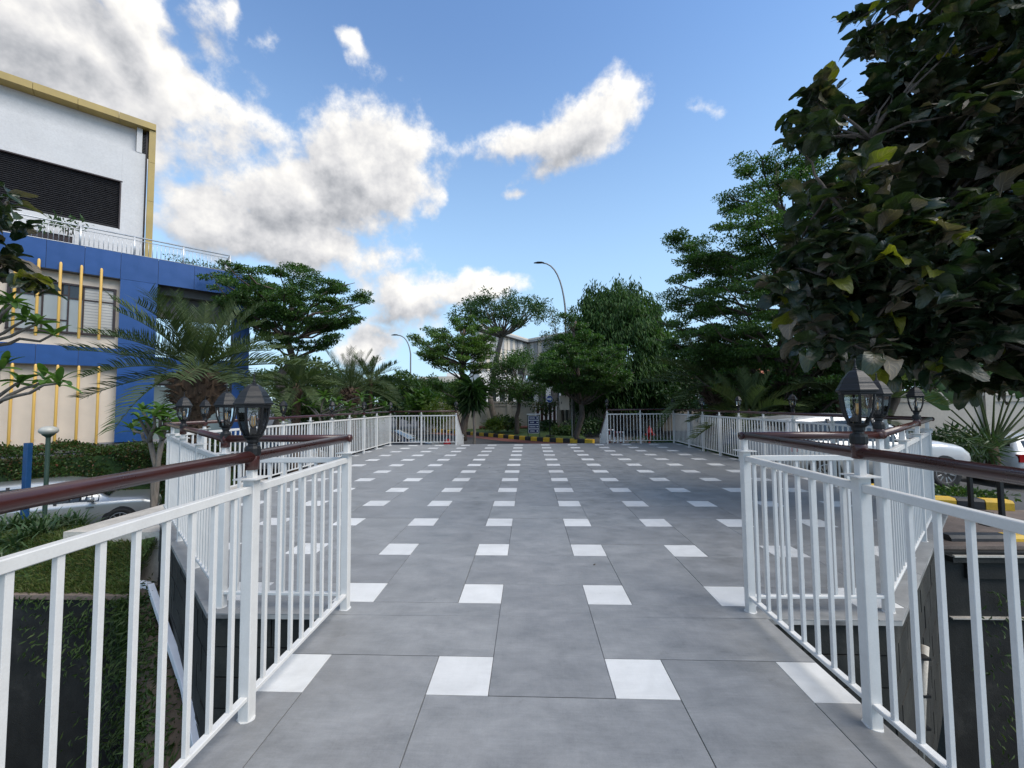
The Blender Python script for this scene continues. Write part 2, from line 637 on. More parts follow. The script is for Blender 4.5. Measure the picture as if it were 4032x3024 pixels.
for r in range(-8, 15):
    for c in range(-8, 10):
        lay((3 * c - 1) * U, 3 * r * U, 3 * c * U, (3 * r + 1) * U, 'white_tile', 'tile_white')
        if (r + c) % 2 == 0:      # upright plank starts at this row, flat plank beside the next one
            lay(3 * c * U, 3 * r * U, (3 * c + 2) * U, (3 * r + 4) * U, 'grey_tile', 'tile_grey')
            lay((3 * c - 1) * U, (3 * r - 2) * U, (3 * c + 3) * U, 3 * r * U, 'grey_tile', 'tile_grey')

# --- block walls under the deck edges
BL, BH = 0.40, 0.20
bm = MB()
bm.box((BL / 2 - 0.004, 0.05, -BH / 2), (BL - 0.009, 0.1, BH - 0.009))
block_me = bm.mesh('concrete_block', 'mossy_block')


def block_wall(p, q, rows, z0=-0.036):
    p, q = Vector((p[0], p[1], 0)), Vector((q[0], q[1], 0))
    d = (q - p)
    L = d.length
    d.normalize()
    ang = math.atan2(d.y, d.x)
    bk = MB()
    nrm = Vector((-d.y, d.x, 0))
    rot = Matrix.Rotation(ang, 3, 'Z')
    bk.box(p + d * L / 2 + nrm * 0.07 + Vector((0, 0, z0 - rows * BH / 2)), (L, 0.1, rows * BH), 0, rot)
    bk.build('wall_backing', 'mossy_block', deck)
    for r in range(rows):
        s0 = -(BL / 2) * (r % 2)
        while s0 < L - 0.02:
            a, b = max(0, s0), min(L, s0 + BL)
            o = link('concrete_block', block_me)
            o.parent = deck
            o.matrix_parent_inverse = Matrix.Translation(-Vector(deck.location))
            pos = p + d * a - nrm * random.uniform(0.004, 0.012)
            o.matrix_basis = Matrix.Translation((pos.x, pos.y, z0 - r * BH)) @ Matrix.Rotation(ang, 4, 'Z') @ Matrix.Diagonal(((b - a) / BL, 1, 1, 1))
            s0 += BL


block_wall((-1.93, 0.76), (-1.0, 0.76), 10)
block_wall((1.55, 0.78), (2.50, 0.78), 10)
block_wall((-4.66, 3.27), (-1.93, 0.78), 9)
block_wall((2.51, 0.79), (5.24, 3.29), 9)
m = MB()
for a, b in (((-1.13, 0.755), (1.71, 0.775)),):
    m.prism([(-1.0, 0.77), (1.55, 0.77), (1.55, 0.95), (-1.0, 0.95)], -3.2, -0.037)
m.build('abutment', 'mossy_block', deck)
m = MB()   # sides of the deck above the parking ground
m.prism([(-4.66, 3.3), (-4.56, 3.3), (-4.56, 12.05), (-4.66, 12.05)], -2.7, -0.036)
m.prism([(5.14, 3.3), (5.23, 3.3), (5.23, 12.36), (5.14, 12.36)], -2.7, -0.036)
m.prism([(-4.55, 11.9), (5.13, 12.2), (5.13, 12.3), (-4.55, 12.0)], -2.7, -0.036)
m.build('deck_side_wall', 'concrete', deck)

# ================================================================== RAILINGS
HR = 1.152
pm = MB()
pm.bar((0, 0, 0), (0, 0, 1.05), 0.05, 0.05, 0.003)
post_me = pm.mesh('post', 'white_paint')
cm = MB()
cm.box((0, 0, 1.0535), (0.105, 0.105, 0.005))
cap_me = cm.mesh('cap_plate', 'white_paint')
sm_ = MB()
sm_.bar((0, 0, 1.056), (0, 0, HR - 0.01), 0.032, 0.032, 0.002)
stub_me = sm_.mesh('stub', 'white_paint')
fm = MB()
fm.prism([(0.037 * math.cos(t) * random.uniform(.8, 1.25), 0.037 * math.sin(t) * random.uniform(.8, 1.25)) for t in [i * math.pi / 8 for i in range(16)]], 0.0, 0.003)
weld_me = fm.mesh('base_weld', 'white_paint')
bmB = MB()
bmB.bar((0, 0, 0.10), (0, 0, 0.995), 0.0185, 0.0185, 0.0015)
bal_me = bmB.mesh('baluster', 'white_paint')


def part(name, me, parent, mw):
    o = bpy.data.objects.new(name, me)
    col.objects.link(o)
    o.parent = parent
    o.matrix_parent_inverse = Matrix.Translation(-Vector(parent.location))
    o.matrix_basis = mw
    return o


def railing(label, pts, posts, z=lambda s: 0.0, ext=(0.0, 0.0), hr_ext=(0.03, 0.03), group='white railings round the deck'):
    """pts: run vertices (x, y); posts: indices into pts that carry a post of this run"""
    e = empty('railing', (pts[0][0], pts[0][1], 0))
    tag(e, label, 'railing', group)
    P = [Vector((x, y, 0)) for x, y in pts]
    d = (P[-1] - P[0]).normalized()
    ang = math.atan2(d.y, d.x)
    S = [(p - P[0]).length for p in P]
    Z = [z(s) for s in S]
    for i in posts:
        T = Matrix.Translation((P[i].x, P[i].y, Z[i])) @ Matrix.Rotation(ang, 4, 'Z')
        po = part('post', post_me, e, T)
        for nm, me in (('cap_plate', cap_me), ('stub', stub_me), ('base_weld', weld_me)):
            k = bpy.data.objects.new(nm, me)
            col.objects.link(k)
            k.parent = po
            if nm == 'base_weld': k.rotation_euler = (0, 0, random.uniform(0, 6))
    up = Vector((0, 0, 1))
    a = P[0] - d * hr_ext[0] + up * (Z[0] + HR)
    b = P[-1] + d * hr_ext[1] + up * (Z[-1] + HR)
    h = MB()
    h.tube([a, a + (b - a) * 0.5, b], 0.0255, 18)
    h.build('handrail', 'handrail_paint', e, True)
    for nm, zz, w_, hh in (('top_rail', 1.003, 0.032, 0.036), ('bottom_rail', 0.097, 0.034, 0.02)):
        r = MB()
        for i in range(len(P) - 1):
            r.bar(P[i] + d * 0.015 + up * (Z[i] + zz), P[i + 1] - d * 0.015 + up * (Z[i + 1] + zz), w_, hh, 0.003)
        if ext[0]: r.bar(P[0] - d * ext[0] + up * (Z[0] + zz), P[0] - d * 0.015 + up * (Z[0] + zz), w_, hh, 0.003)
        r.build(nm, 'white_paint', e)
    for i in range(len(P) - 1):
        L = S[i + 1] - S[i]
        n = max(2, round(L / 0.108))
        for k in range(1, n):
            s = k / n
            q = P[i].lerp(P[i + 1], s)
            part('baluster', bal_me, e, Matrix.Translation((q.x, q.y, Z[i] + (Z[i + 1] - Z[i]) * s)) @ Matrix.Rotation(ang, 4, 'Z'))
    return e


LX, RX = -1.055, 1.655
bl = [(LX, -4.08), (LX, -3.1), (LX, -2.12), (LX, -1.15), (LX, -0.17), (LX, 0.80)]
railing('white railing along the bridge on the side of the blue building', bl, range(6), hr_ext=(0.5, 0.026))
br = [(RX, -4.06), (RX, -3.08), (RX, -2.1), (RX, -1.12), (RX, -0.13), (RX, 0.83)]
railing('white railing along the bridge under the big leaved tree', br, range(6), hr_ext=(0.5, 0.026))
railing('short white railing from bridge corner, above the white cable trunking', [(LX, 0.80), (-1.93, 0.81)], [1])
railing('short white railing from bridge corner, ending above the vertical drain pipe', [(RX, 0.83), (2.55, 0.85)], [1])
dl = [(-1.93, 0.81), (-2.67, 1.47), (-3.41, 2.15), (-4.13, 2.82), (-4.57, 3.23)]
railing('slanting white railing above the grass bank and concrete path slab', dl, [1, 2, 3])
dr = [(2.55, 0.85), (3.32, 1.56), (4.07, 2.25), (4.80, 2.93), (5.15, 3.26)]
railing('slanting white railing above the canal beside yellow and black kerb', dr, [1, 2, 3])
ly = [3.23, 3.85, 4.81, 5.78, 6.77, 7.75, 8.72, 9.69, 10.68, 11.95]
railing('long white railing in front of the date palm and parked white car', [(-4.57, y) for y in ly], range(1, 10))
ry = [3.26, 3.9, 4.9, 5.88, 6.86, 7.87, 8.86, 9.89, 10.92, 12.25]
railing('long white railing in front of the beige wall and blue car', [(5.15, y) for y in ry], range(1, 10))
railing('white end railing in front of the black sedan', [(-4.57, 11.95), (-3.5, 11.99), (-2.3, 12.02)], [1, 2])
railing('white end railing in front of the red hydrant', [(5.15, 12.25), (4.02, 12.22), (2.89, 12.19)], [1, 2])
slope = lambda s: -0.64 * s
railing('stair railing descending beside the black sedan', [(-2.3, 12.06), (-2.3, 13.45)], [1], z=slope, hr_ext=(0.03, 0.0))
railing('stair railing descending beside the red and white barrier', [(2.89, 12.23), (2.89, 13.6)], [1], z=slope, hr_ext=(0.03, 0.0))

# stairs at the far opening
st = empty('stairs', (0.3, 12.2, -0.9))
tag(st, 'grey concrete steps leading down to the road at the far opening', 'stairs')
for i in range(5):
    m = MB()
    y0 = 12.16 + 0.28 * i
    m.prism([(-2.4, y0 + (-0.03 if i == 0 else 0)), (3.0, y0 + (0.13 if i == 0 else 0.0)), (3.0, y0 + 0.42), (-2.4, y0 + 0.42)], -1.6, -0.18 * (i + 1))
    m.build('step', 'concrete', st)

# ================================================================== LANTERNS
lt = empty('lantern', (0, 0, 0))
lt['_rot'] = 1
hexr = lambda r: r


def lpart(mb, name, mat, smooth=False, parent=lt):
    o = mb.build(name, mat, None, smooth)
    o.parent = parent
    return o


m = MB()
m.lathe([(0.036, -0.024), (0.037, 0.02), (0.037, 0.048)], 16)
lpart(m, 'saddle', 'handrail_paint', True)
m = MB()
m.lathe([(0.0395, 0.04), (0.041, 0.044), (0.041, 0.072), (0.037, 0.082), (0.026, 0.086), (0.024, 0.094), (0.030, 0.099), (0.031, 0.112), (0.049, 0.124), (0.051, 0.130), (0.0, 0.1301)], 12)
lpart(m, 'base', 'black_cast')
GP = [(0.047, 0.128), (0.066, 0.158), (0.080, 0.195), (0.0865, 0.235), (0.089, 0.262)]
fr = MB()
for j in range(6):
    a = 2 * math.pi * (j + 0.5) / 6
    rings = []
    for r, z in GP:
        c = Vector((math.cos(a), math.sin(a), 0))
        t = Vector((-math.sin(a), math.cos(a), 0))
        ww = 0.0062
        rings.append([c * (r + 0.004) + t * ww + Vector((0, 0, z)), c * (r + 0.004) - t * ww + Vector((0, 0, z)), c * (r - 0.006) - t * ww + Vector((0, 0, z)), c * (r - 0.006) + t * ww + Vector((0, 0, z))])
    fr.loft(rings)
fr.lathe([(0.094, 0.256), (0.098, 0.262), (0.098, 0.270), (0.085, 0.2705)], 6, phase=0.5)
lpart(fr, 'cage', 'black_cast')
for j in range(6):
    g_ = MB()
    a0, a1 = 2 * math.pi * (j - 0.5) / 6, 2 * math.pi * (j + 0.5) / 6
    g_.loft([[(r * 0.985 * math.cos(a0), r * 0.985 * math.sin(a0), z), (r * 0.985 * math.cos(a1), r * 0.985 * math.sin(a1), z)] for r, z in GP], closed=False)
    lpart(g_, 'glass_pane', 'lamp_glass')
m = MB()
m.lathe([(0.100, 0.268), (0.111, 0.2715), (0.111, 0.277), (0.103, 0.284), (0.093, 0.298), (0.088, 0.302), (0.085, 0.310), (0.070, 0.330), (0.052, 0.345), (0.040, 0.356), (0.028, 0.362), (0.012, 0.366)], 6, phase=0.5)
m.lathe([(0.0001, 0.362), (0.014, 0.364), (0.014, 0.369), (0.007, 0.373), (0.0085, 0.378), (0.0055, 0.384), (0.004, 0.402), (0.0062, 0.407), (0.0045, 0.413), (0.0005, 0.416)], 10)
lpart(m, 'roof', 'black_cast')
m = MB()
m.lathe([(0.016, 0.128), (0.017, 0.160), (0.014, 0.166), (0.0, 0.1665)], 12)
lpart(m, 'socket', 'black_cast')
b_ = MB()
b_.lathe([(0.012, 0.165), (0.019, 0.182), (0.020, 0.195), (0.014, 0.222), (0.005, 0.240), (0.0005, 0.244)], 14)
bulb = lpart(b_, 'bulb', 'lamp_glass', True)
f_ = MB()
for sx in (-0.006, 0.006):
    f_.tube([(sx, 0, 0.174), (sx * 0.9, 0, 0.218)], 0.0034, 6)
f_.tube([(0, 0, 0.166), (0, 0, 0.178)], 0.004, 6)
lpart(f_, 'filament', 'filament', False, bulb)

for ch_ in lt.children:
    kx = 0.86 if ch_.name.startswith('bulb') else (0.8 if ch_.name.startswith(('saddle', 'base', 'socket')) else 0.72)
    for v_ in ch_.data.vertices:
        v_.co.x *= kx
        v_.co.y *= kx
LANT = [
    ((LX, -0.17), 'black lantern on the bridge railing beside the blue building side'),
    ((RX, -0.13), 'black lantern on the bridge railing, in front of the yellowing big leaves'),
    ((-1.93, 0.81), 'black lantern at the corner where short and slanting railings meet, palm side'),
    ((2.55, 0.85), 'black lantern at the corner where short and slanting railings meet, tree side'),
    ((-3.41, 2.15), 'black lantern midway on the slanting railing, before the date palm trunk'),
    ((4.07, 2.25), 'black lantern midway on the slanting railing, before the beige wall'),
]
lwords = {3.85: 'first', 5.78: 'second', 7.75: 'third', 9.69: 'fourth', 11.95: 'corner'}
for i, y in enumerate((3.85, 5.78, 7.75, 9.69, 11.95)):
    LANT.append(((-4.57, y), 'black lantern on the long railing facing the blue building, %s from the slanting railing' % ('first', 'second', 'third', 'fourth', 'last,')[i]))
for i, y in enumerate((3.9, 5.88, 7.87, 9.89, 12.25)):
    LANT.append(((5.15, y), 'black lantern on the long railing facing the beige wall, %s from the slanting railing' % ('first', 'second', 'third', 'fourth', 'last,')[i]))
LANT += [((-2.3, 12.02), 'black lantern at the far opening, on the post before the spiky leaved tree'),
         ((2.89, 12.19), 'black lantern at the far opening, on the post before the slatted gate'),
         ((LX, -2.12), 'black lantern on the bridge railing, second from the bridge corner, palm side'),
         ((RX, -2.10), 'black lantern on the bridge railing, second from the bridge corner, tree side')]
for i, ((x, y), lab) in enumerate(LANT):
    lz = HR - (0.036 if x < 0 else 0.0)
    o = lt if i == 0 else copy_tree(lt, (x, y, lz), random.uniform(0, 1))
    if i == 0:
        o.location = (x, y, lz)
        o.rotation_euler = (0, 0, 0.12)
    tag(o, lab, 'lantern', 'black lanterns on the railings')
# ================================================================== GROUND, CANAL, BANKS
def asphalt_mat():
    m, t, b = new_mat('asphalt')
    p = t.new('ShaderNodeNewGeometry').outputs['Position']
    n = t.noise(p, 0.5, 5.0, 0.6).outputs['Fac']
    f = t.noise(p, 40.0, 3.0, 0.7).outputs['Fac']
    c = t.ramp(n, [(0.3, (0.040, 0.040, 0.042)), (0.7, (0.075, 0.074, 0.072))])
    c = t.mix(1.0, c, t.ramp(f, [(0.3, (0.75, 0.75, 0.75)), (0.7, (1.3, 1.3, 1.3))]), 'MULTIPLY')
    t.put(b.inputs['Base Color'], c)
    b.inputs['Roughness'].default_value = 0.75
    bn = t.new('ShaderNodeBump')
    bn.inputs['Strength'].default_value = 0.4
    bn.inputs['Distance'].default_value = 0.01
    t.put(bn.inputs['Height'], f)
    t.put(b.inputs['Normal'], bn.outputs[0])


asphalt_mat()


def grass_mat(name, a, b_, c_):
    m, t, b = new_mat(name)
    p = t.new('ShaderNodeNewGeometry').outputs['Position']
    n = t.noise(p, 1.3, 5.0, 0.6).outputs['Fac']
    f = t.noise(p, 34.0, 4.0, 0.7).outputs['Fac']
    c = t.ramp(n, [(0.25, a), (0.55, b_), (0.8, c_)])
    c = t.mix(1.0, c, t.ramp(f, [(0.3, (0.5, 0.5, 0.5)), (0.7, (1.5, 1.5, 1.4))]), 'MULTIPLY')
    t.put(b.inputs['Base Color'], c)
    b.inputs['Roughness'].default_value = 0.9
    bn = t.new('ShaderNodeBump')
    bn.inputs['Strength'].default_value = 0.8
    bn.inputs['Distance'].default_value = 0.05
    t.put(bn.inputs['Height'], f)
    t.put(b.inputs['Normal'], bn.outputs[0])


grass_mat('turf', (0.035, 0.065, 0.016), (0.06, 0.11, 0.025), (0.10, 0.12, 0.04))
simple('soil', (0.09, 0.065, 0.045), 0.95, var=0.35, scale=3, bump=0.5, bscale=30)
simple('brown_paving', (0.17, 0.13, 0.105), 0.85, var=0.3, scale=4, bump=0.3, bscale=50, fine=0.15)
simple('kerb_yellow', (0.72, 0.44, 0.035), 0.6, var=0.15, scale=9, bump=0.2, bscale=60, fine=0.12)
simple('kerb_black', (0.03, 0.03, 0.032), 0.6, var=0.3, scale=9, bump=0.2, bscale=60)
simple('road_white', (0.62, 0.62, 0.60), 0.7, var=0.18, scale=10, fine=0.15)
simple('red_paving', (0.23, 0.085, 0.065), 0.8, var=0.25, scale=3, fine=0.15)
m_, t_, b_ = new_mat('canal_water')
b_.inputs['Base Color'].default_value = (0.012, 0.014, 0.010, 1)
b_.inputs['Roughness'].default_value = 0.12
bn_ = t_.new('ShaderNodeBump')
bn_.inputs['Strength'].default_value = 0.15
t_.put(bn_.inputs['Height'], t_.noise(t_.new('ShaderNodeNewGeometry').outputs['Position'], 3.0, 3.0).outputs['Fac'])
t_.put(b_.inputs['Normal'], bn_.outputs[0])

xs = sorted(set([-400, -200, -100, -60, -40, -30, -24, -20, -16, -13] + [x * 0.5 - 12 for x in range(0, 61)] + [20, 24, 30, 40, 60, 100, 200, 400]))
ys = sorted(set([4.6 + 0.5 * k for k in range(0, 60)] + [36, 40, 50, 65, 90, 130, 200, 300, 500, 800]))


def sheet(name, xs, ys, zf, mat, kind='structure', parent=None):
    m = MB()
    m.v = [(x, y, zf(x, y)) for y in ys for x in xs]
    n = len(xs)
    m.f = [(j * n + i, j * n + i + 1, (j + 1) * n + i + 1, (j + 1) * n + i) for j in range(len(ys) - 1) for i in range(n - 1)]
    m.m = [0] * len(m.f)
    o = m.build(name, mat, parent, True)
    return tag(o, kind=kind)


sheet('ground', xs, ys, zg, 'asphalt')
sheet('land_behind', [-400, -40, -10, 0, 10, 40, 400], [-600, -60, -20, -5.2], lambda x, y: -0.25, 'brown_paving')
sheet('canal_water', [-120, -10, 0, 10, 120], [-5.3, -1, 3.3], lambda x, y: -3.1, 'canal_water')

# raised grass bank by the canal (palm side)
prof = [(2.93, -0.90), (3.02, -0.84), (3.2, -0.58), (3.38, -0.37), (3.9, -0.40), (4.3, -0.55), (4.8, -1.3), (5.6, -2.8)]
m = MB()
bx = [-60, -30, -20] + [-16 + 0.4 * i for i in range(29)]
m.v = [(x, y + 0.03 * math.sin(x * 3.1), z + (0.03 * math.sin(x * 5.3 + y * 4) if 2.95 < y < 4.4 else 0)) for x in bx for y, z in prof]
n = len(prof)
m.f = [(i * n + j, (i + 1) * n + j, (i + 1) * n + j + 1, i * n + j + 1) for i in range(len(bx) - 1) for j in range(n - 1)]
m.m = [0] * len(m.f)
tag(m.build('grass_bank', 'turf', None, True), kind='structure')
BANK_Z = lambda y: float(np.interp(y, [p[0] for p in prof], [p[1] for p in prof]))

m = MB()
m.prism([(-6.1, 3.36), (-4.68, 3.36), (-4.68, 7.2), (-6.12, 7.2)], -2.8, -0.295)
tag(m.build('path_slab', 'slab_concrete'), kind='structure')

cw = empty('canal_wall', (-8, 2.9, -3))
tag(cw, 'dark mossy canal wall below the grass bank', 'wall')
m = MB()
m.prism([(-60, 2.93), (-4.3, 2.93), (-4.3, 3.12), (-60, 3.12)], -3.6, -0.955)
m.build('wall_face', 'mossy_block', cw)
m = MB()
m.prism([(-60, 2.86), (-4.32, 2.86), (-4.32, 3.0), (-60, 3.0)], -0.95, -0.90)
m.build('coping', 'brown_paving', cw)

m = MB()
lp = [at(296, 1285, 5.0), at(330, 1380, 4.5), at(352, 1480, 3.9), at(368, 1600, 3.35), at(380, 1760, 2.9)]
LEDGE = [(tuple(p_), 0.24 + 0.02 * i_) for i_, p_ in enumerate(lp)]
m.tube([p_ + Vector((0, 0.12, -0.12)) for p_ in lp], [0.2, 0.24, 0.27, 0.3, 0.34], 9)
tag(m.build('earth_ledge', 'soil', None, True), kind='structure')

# bank on the tree side
m = MB()
m.prism([(5.05, 3.1), (60, 3.1), (60, 4.75), (5.05, 4.75)], -0.37, -0.33)
tag(m.build('canal_path', 'brown_paving'), kind='structure')
cw2 = empty('canal_wall', (10, 3.0, -3))
tag(cw2, 'dark canal wall below the yellow and black kerbs', 'wall')
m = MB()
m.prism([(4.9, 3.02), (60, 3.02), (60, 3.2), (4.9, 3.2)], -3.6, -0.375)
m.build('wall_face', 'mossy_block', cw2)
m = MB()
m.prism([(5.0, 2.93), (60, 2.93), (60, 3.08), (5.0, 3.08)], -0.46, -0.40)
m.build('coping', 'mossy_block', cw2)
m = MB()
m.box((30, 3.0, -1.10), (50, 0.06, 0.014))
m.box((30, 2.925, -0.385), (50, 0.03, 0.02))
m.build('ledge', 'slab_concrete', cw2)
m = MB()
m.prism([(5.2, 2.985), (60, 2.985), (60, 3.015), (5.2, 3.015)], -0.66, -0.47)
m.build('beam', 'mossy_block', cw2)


def kerb_run(label, p, q, n, h, depth, zfun, first=0, w0=1.0, group='painted kerbs'):
    p, q = Vector((p[0], p[1], 0)), Vector((q[0], q[1], 0))
    e = empty('kerb', (p.x, p.y, zfun(p.x, p.y)))
    tag(e, label, 'kerb', group)
    d = (q - p) / n
    ang = math.atan2(d.y, d.x)
    L = d.length
    for i in range(n):
        c = p + d * (i + 0.5)
        z = zfun(c.x, c.y)
        m = MB()
        g_ = 0.006
        rot = Matrix.Rotation(ang, 3, 'Z')
        sec = [(-depth / 2, -0.1), (depth / 2, -0.1), (depth / 2, h - 0.02), (depth / 2 - 0.02, h), (-depth / 2 + 0.03, h), (-depth / 2, h - 0.035)]
        rings = []
        for xx in (-L / 2 + g_, L / 2 - g_):
            rings.append([rot @ Vector((xx, yy, zz)) + Vector((c.x, c.y, z)) for yy, zz in sec])
        m.loft(rings)
        m.build('kerb_block', 'kerb_yellow' if (i + first) % 2 == 0 else 'kerb_black', e)
    return e


k0, k1 = at(1008, 940, 27.5), at(1275, 957, 20.0)
kd = (k1 - k0)
nk = 22
kerb_run('yellow and black kerb along the front lawn', k0 - kd * 0.5, k1 + kd * 0.02, int(nk * 1.5), 0.22, 0.18, lambda x, y: zg(x, y) + 0.0, first=0)
a1, a0 = onz(2182, 1101, -0.33), onz(2006, 1086, -0.33)
kerb_run('yellow and black kerb between the canal path and the car park', (a0.x - 1.2, a0.y + 0.12), a1, 6, 0.15, 0.2, lambda x, y: -0.33, first=1)
kerb_run('low yellow and black kerb at the canal edge', (5.3, 3.33), (11.6, 3.36), 9, 0.07, 0.16, lambda x, y: -0.33, first=1)
b1, b0 = Vector((5.6, 8.3, 0)), Vector((8.2, 8.35, 0))
kerb_run('yellow and black kerb end beside the parked blue car', (5.75, 6.55), (8.2, 6.6), 5, 0.16, 0.2, zg, first=0)

# red paving strip on the road in front of the lawn kerb and road line
m = MB()
off = Vector((kd.y, -kd.x, 0)).normalized() * -1
nrm = off if off.y < 0 else -off
strip = []
for i in range(13):
    c = k0 - kd * 0.3 + kd * (i / 10)
    for o_ in (0.12, 1.1):
        q = c + nrm * o_
        strip.append((q.x, q.y, zg(q.x, q.y) + 0.006))
m.add(strip, [(2 * i, 2 * i + 1, 2 * i + 3, 2 * i + 2) for i in range(12)])
tag(m.build('red_road_strip', 'red_paving'), kind='structure')
m = MB()
for (xa, ya), (xb, yb) in (((2105, 1062), (2240, 1076)),):
    p, q = onz(xa, ya, -0.62), onz(xb, yb, -0.75)
    d = (q - p).normalized()
    s_ = Vector((-d.y, d.x, 0)) * 0.05
    m.add([p - s_, q - s_, q + s_, p + s_], [(0, 1, 2, 3)])
o = m.build('road_line', 'road_white')
for v in o.data.vertices: v.co.z = zg(v.co.x, v.co.y) + 0.008
tag(o, kind='structure')
# front lawn
lawn = MB()
pts = []
for i in range(16):
    c = k0 - kd * 0.5 + kd * (i / 10)
    for k in range(6):
        q = Vector((c.x, c.y, 0)) - nrm * 0.06
        yy = q.y + (36 - q.y) * (k / 5.0) ** 1.3
        pts.append((q.x, yy, zg(q.x, yy) + 0.15 + 0.12 * sstep(0, 1, k / 4)))
lawn.add(pts, [(i * 6 + k, (i + 1) * 6 + k, (i + 1) * 6 + k + 1, i * 6 + k + 1) for i in range(15) for k in range(5)])
tag(lawn.build('lawn', 'turf', None, True), kind='structure')
LAWN_Z = -0.42

# ================================================================== BLUE BUILDING
simple('blue_panel', (0.009, 0.058, 0.21), 0.38, var=0.10, scale=2.5, coat=0.1, objvar=0.05)
simple('cream_wall', (0.62, 0.54, 0.45), 0.8, var=0.06, scale=1.5, bump=0.15, bscale=40)
simple('white_render', (0.56, 0.56, 0.56), 0.85, var=0.05, scale=1.2, bump=0.35, bscale=30, fine=0.06)
simple('gold_panel', (0.36, 0.265, 0.085), 0.5, var=0.14, scale=1.2, objvar=0.06)
simple('yellow_pole', (0.74, 0.46, 0.12), 0.45, var=0.08, scale=3)
simple('dark_louvre', (0.022, 0.022, 0.026), 0.5, var=0.2)
simple('dark_frame', (0.028, 0.016, 0.016), 0.45, var=0.15)
simple('grey_plinth', (0.24, 0.245, 0.27), 0.85, var=0.15, scale=2, bump=0.2, bscale=30)
simple('soffit', (0.10, 0.10, 0.10), 0.8, var=0.1)
simple('galv', (0.50, 0.52, 0.54), 0.4, metal=0.5, var=0.08)
simple('blind', (0.42, 0.42, 0.40), 0.6, var=0.1, scale=1.0)


def window_glass(name, tint, rough=0.06):
    m, t, b = new_mat(name)
    p = t.new('ShaderNodeTexCoord').outputs['Object']
    n = t.noise(p, 0.7, 2.0).outputs['Fac']
    t.put(b.inputs['Base Color'], t.ramp(n, [(0.3, tuple(c * 0.8 for c in tint)), (0.7, tint)]))
    b.inputs['Roughness'].default_value = rough
    b.inputs['Specular IOR Level'].default_value = 0.7
    return m


window_glass('frosted_glass', (0.34, 0.37, 0.37), 0.15)
window_glass('dark_glass', (0.03, 0.033, 0.037))
window_glass('green_glass', (0.25, 0.32, 0.33), 0.12)
BANG = math.atan2(0.70883, 0.70538)
BO = Vector((-18.434, 11.667, 0))
bld = empty('office_building', BO)
tag(bld, 'blue, cream and white building with yellow poles and a roof terrace', 'building')
bld['_rot'] = 1
bld.rotation_euler = (0, 0, BANG)


def bpart(mb, name, mat, smooth=False, parent=None):
    o = mb.build(name, mat, None, smooth)
    o.parent = parent or bld
    return o


def bbox(name, mat, s0, s1, y0, y1, z0, z1, parent=None):
    m = MB()
    m.box(((s0 + s1) / 2, (y0 + y1) / 2, (z0 + z1) / 2), (s1 - s0, y1 - y0, z1 - z0))
    return bpart(m, name, mat, False, parent)


bbox('plinth', 'grey_plinth', -16, 7.3, 0.22, 12, -2.8, -0.02)
bbox('plinth_strip', 'soffit', -16, 2.9, 0.14, 0.3, -0.32, -0.05)
bbox('wall', 'cream_wall', -16, 2.92, 0.30, 12, -0.01, 3.10)
bbox('wall', 'cream_wall', -16, 2.92, 0.30, 12, 3.10, 6.68)
bbox('soffit', 'soffit', -16, 2.92, 0.02, 0.3, 6.60, 6.66)
bbox('soffit', 'soffit', -16, 2.92, 0.02, 0.3, 2.985, 3.02)
# blue cladding: one object per panel
pm_ = MB()
pm_.box((0, 0, 0), (1, 1, 1))
panel_me = pm_.mesh('blue_panel', 'blue_panel')


def panel(s0, s1, z0, z1, y=0.0, th=0.06):
    o = link('blue_panel', panel_me)
    o.parent = bld
    o.location = ((s0 + s1) / 2, y + th / 2, (z0 + z1) / 2)
    o.scale = (s1 - s0 - 0.012, th, z1 - z0 - 0.012)
    return o


bbox('band_core', 'grey_plinth', -16, 2.9, 0.05, 0.5, 3.03, 3.72)
bbox('band_core', 'soffit', -16, 7.44, 0.05, 0.45, 6.68, 7.66)
s_ = 2.92
while s_ > -9:
    panel(s_ - 1.08, s_, 3.01, 3.75)
    s_ -= 1.08
for a, b in [(-8.1, -6.3), (-6.3, -4.5), (-4.5, -2.7), (-2.7, -0.9), (-0.9, 0.9), (0.9, 1.9), (1.9, 2.92), (2.92, 4.08), (4.08, 5.3), (5.3, 6.5), (6.5, 7.46)]:
    panel(a, b, 6.62, 7.70)
zz = -0.02
while zz < 6.5:
    z2 = min(6.62, zz + 1.33)
    panel(2.92, 4.08, zz, z2, -0.003)
    panel(6.80, 7.46, zz, z2, -0.003)
    zz = z2
bbox('column_core', 'soffit', 2.94, 4.06, 0.055, 1.0, -2.8, 6.65)
bbox('column_core', 'soffit', 6.82, 7.44, 0.055, 0.8, -2.8, 6.65)
panel(4.08, 6.80, 2.75, 3.55, 0.45)
bbox('porch_floor', 'cream_wall', 4.08, 6.80, 0.51, 6, 2.8, 3.5)
bbox('porch_ceiling', 'soffit', 4.08, 7.4, 0.46, 6, 6.3, 7.6)
bbox('porch_beam', 'soffit', 4.08, 6.8, 0.9, 1.2, 5.35, 6.28)
bbox('shopfront_glass', 'green_glass', 4.08, 6.8, 0.95, 1.0, -0.02, 2.3)
bbox('shopfront_head', 'dark_frame', 4.08, 6.8, 0.9, 1.05, 2.32, 2.42)
bbox('shopfront_wall', 'cream_wall', 4.08, 6.8, 1.02, 1.2, 2.42, 2.80)
bbox('terrace_floor', 'grey_plinth', -16, 7.3, 0.46, 12, 7.45, 7.67)
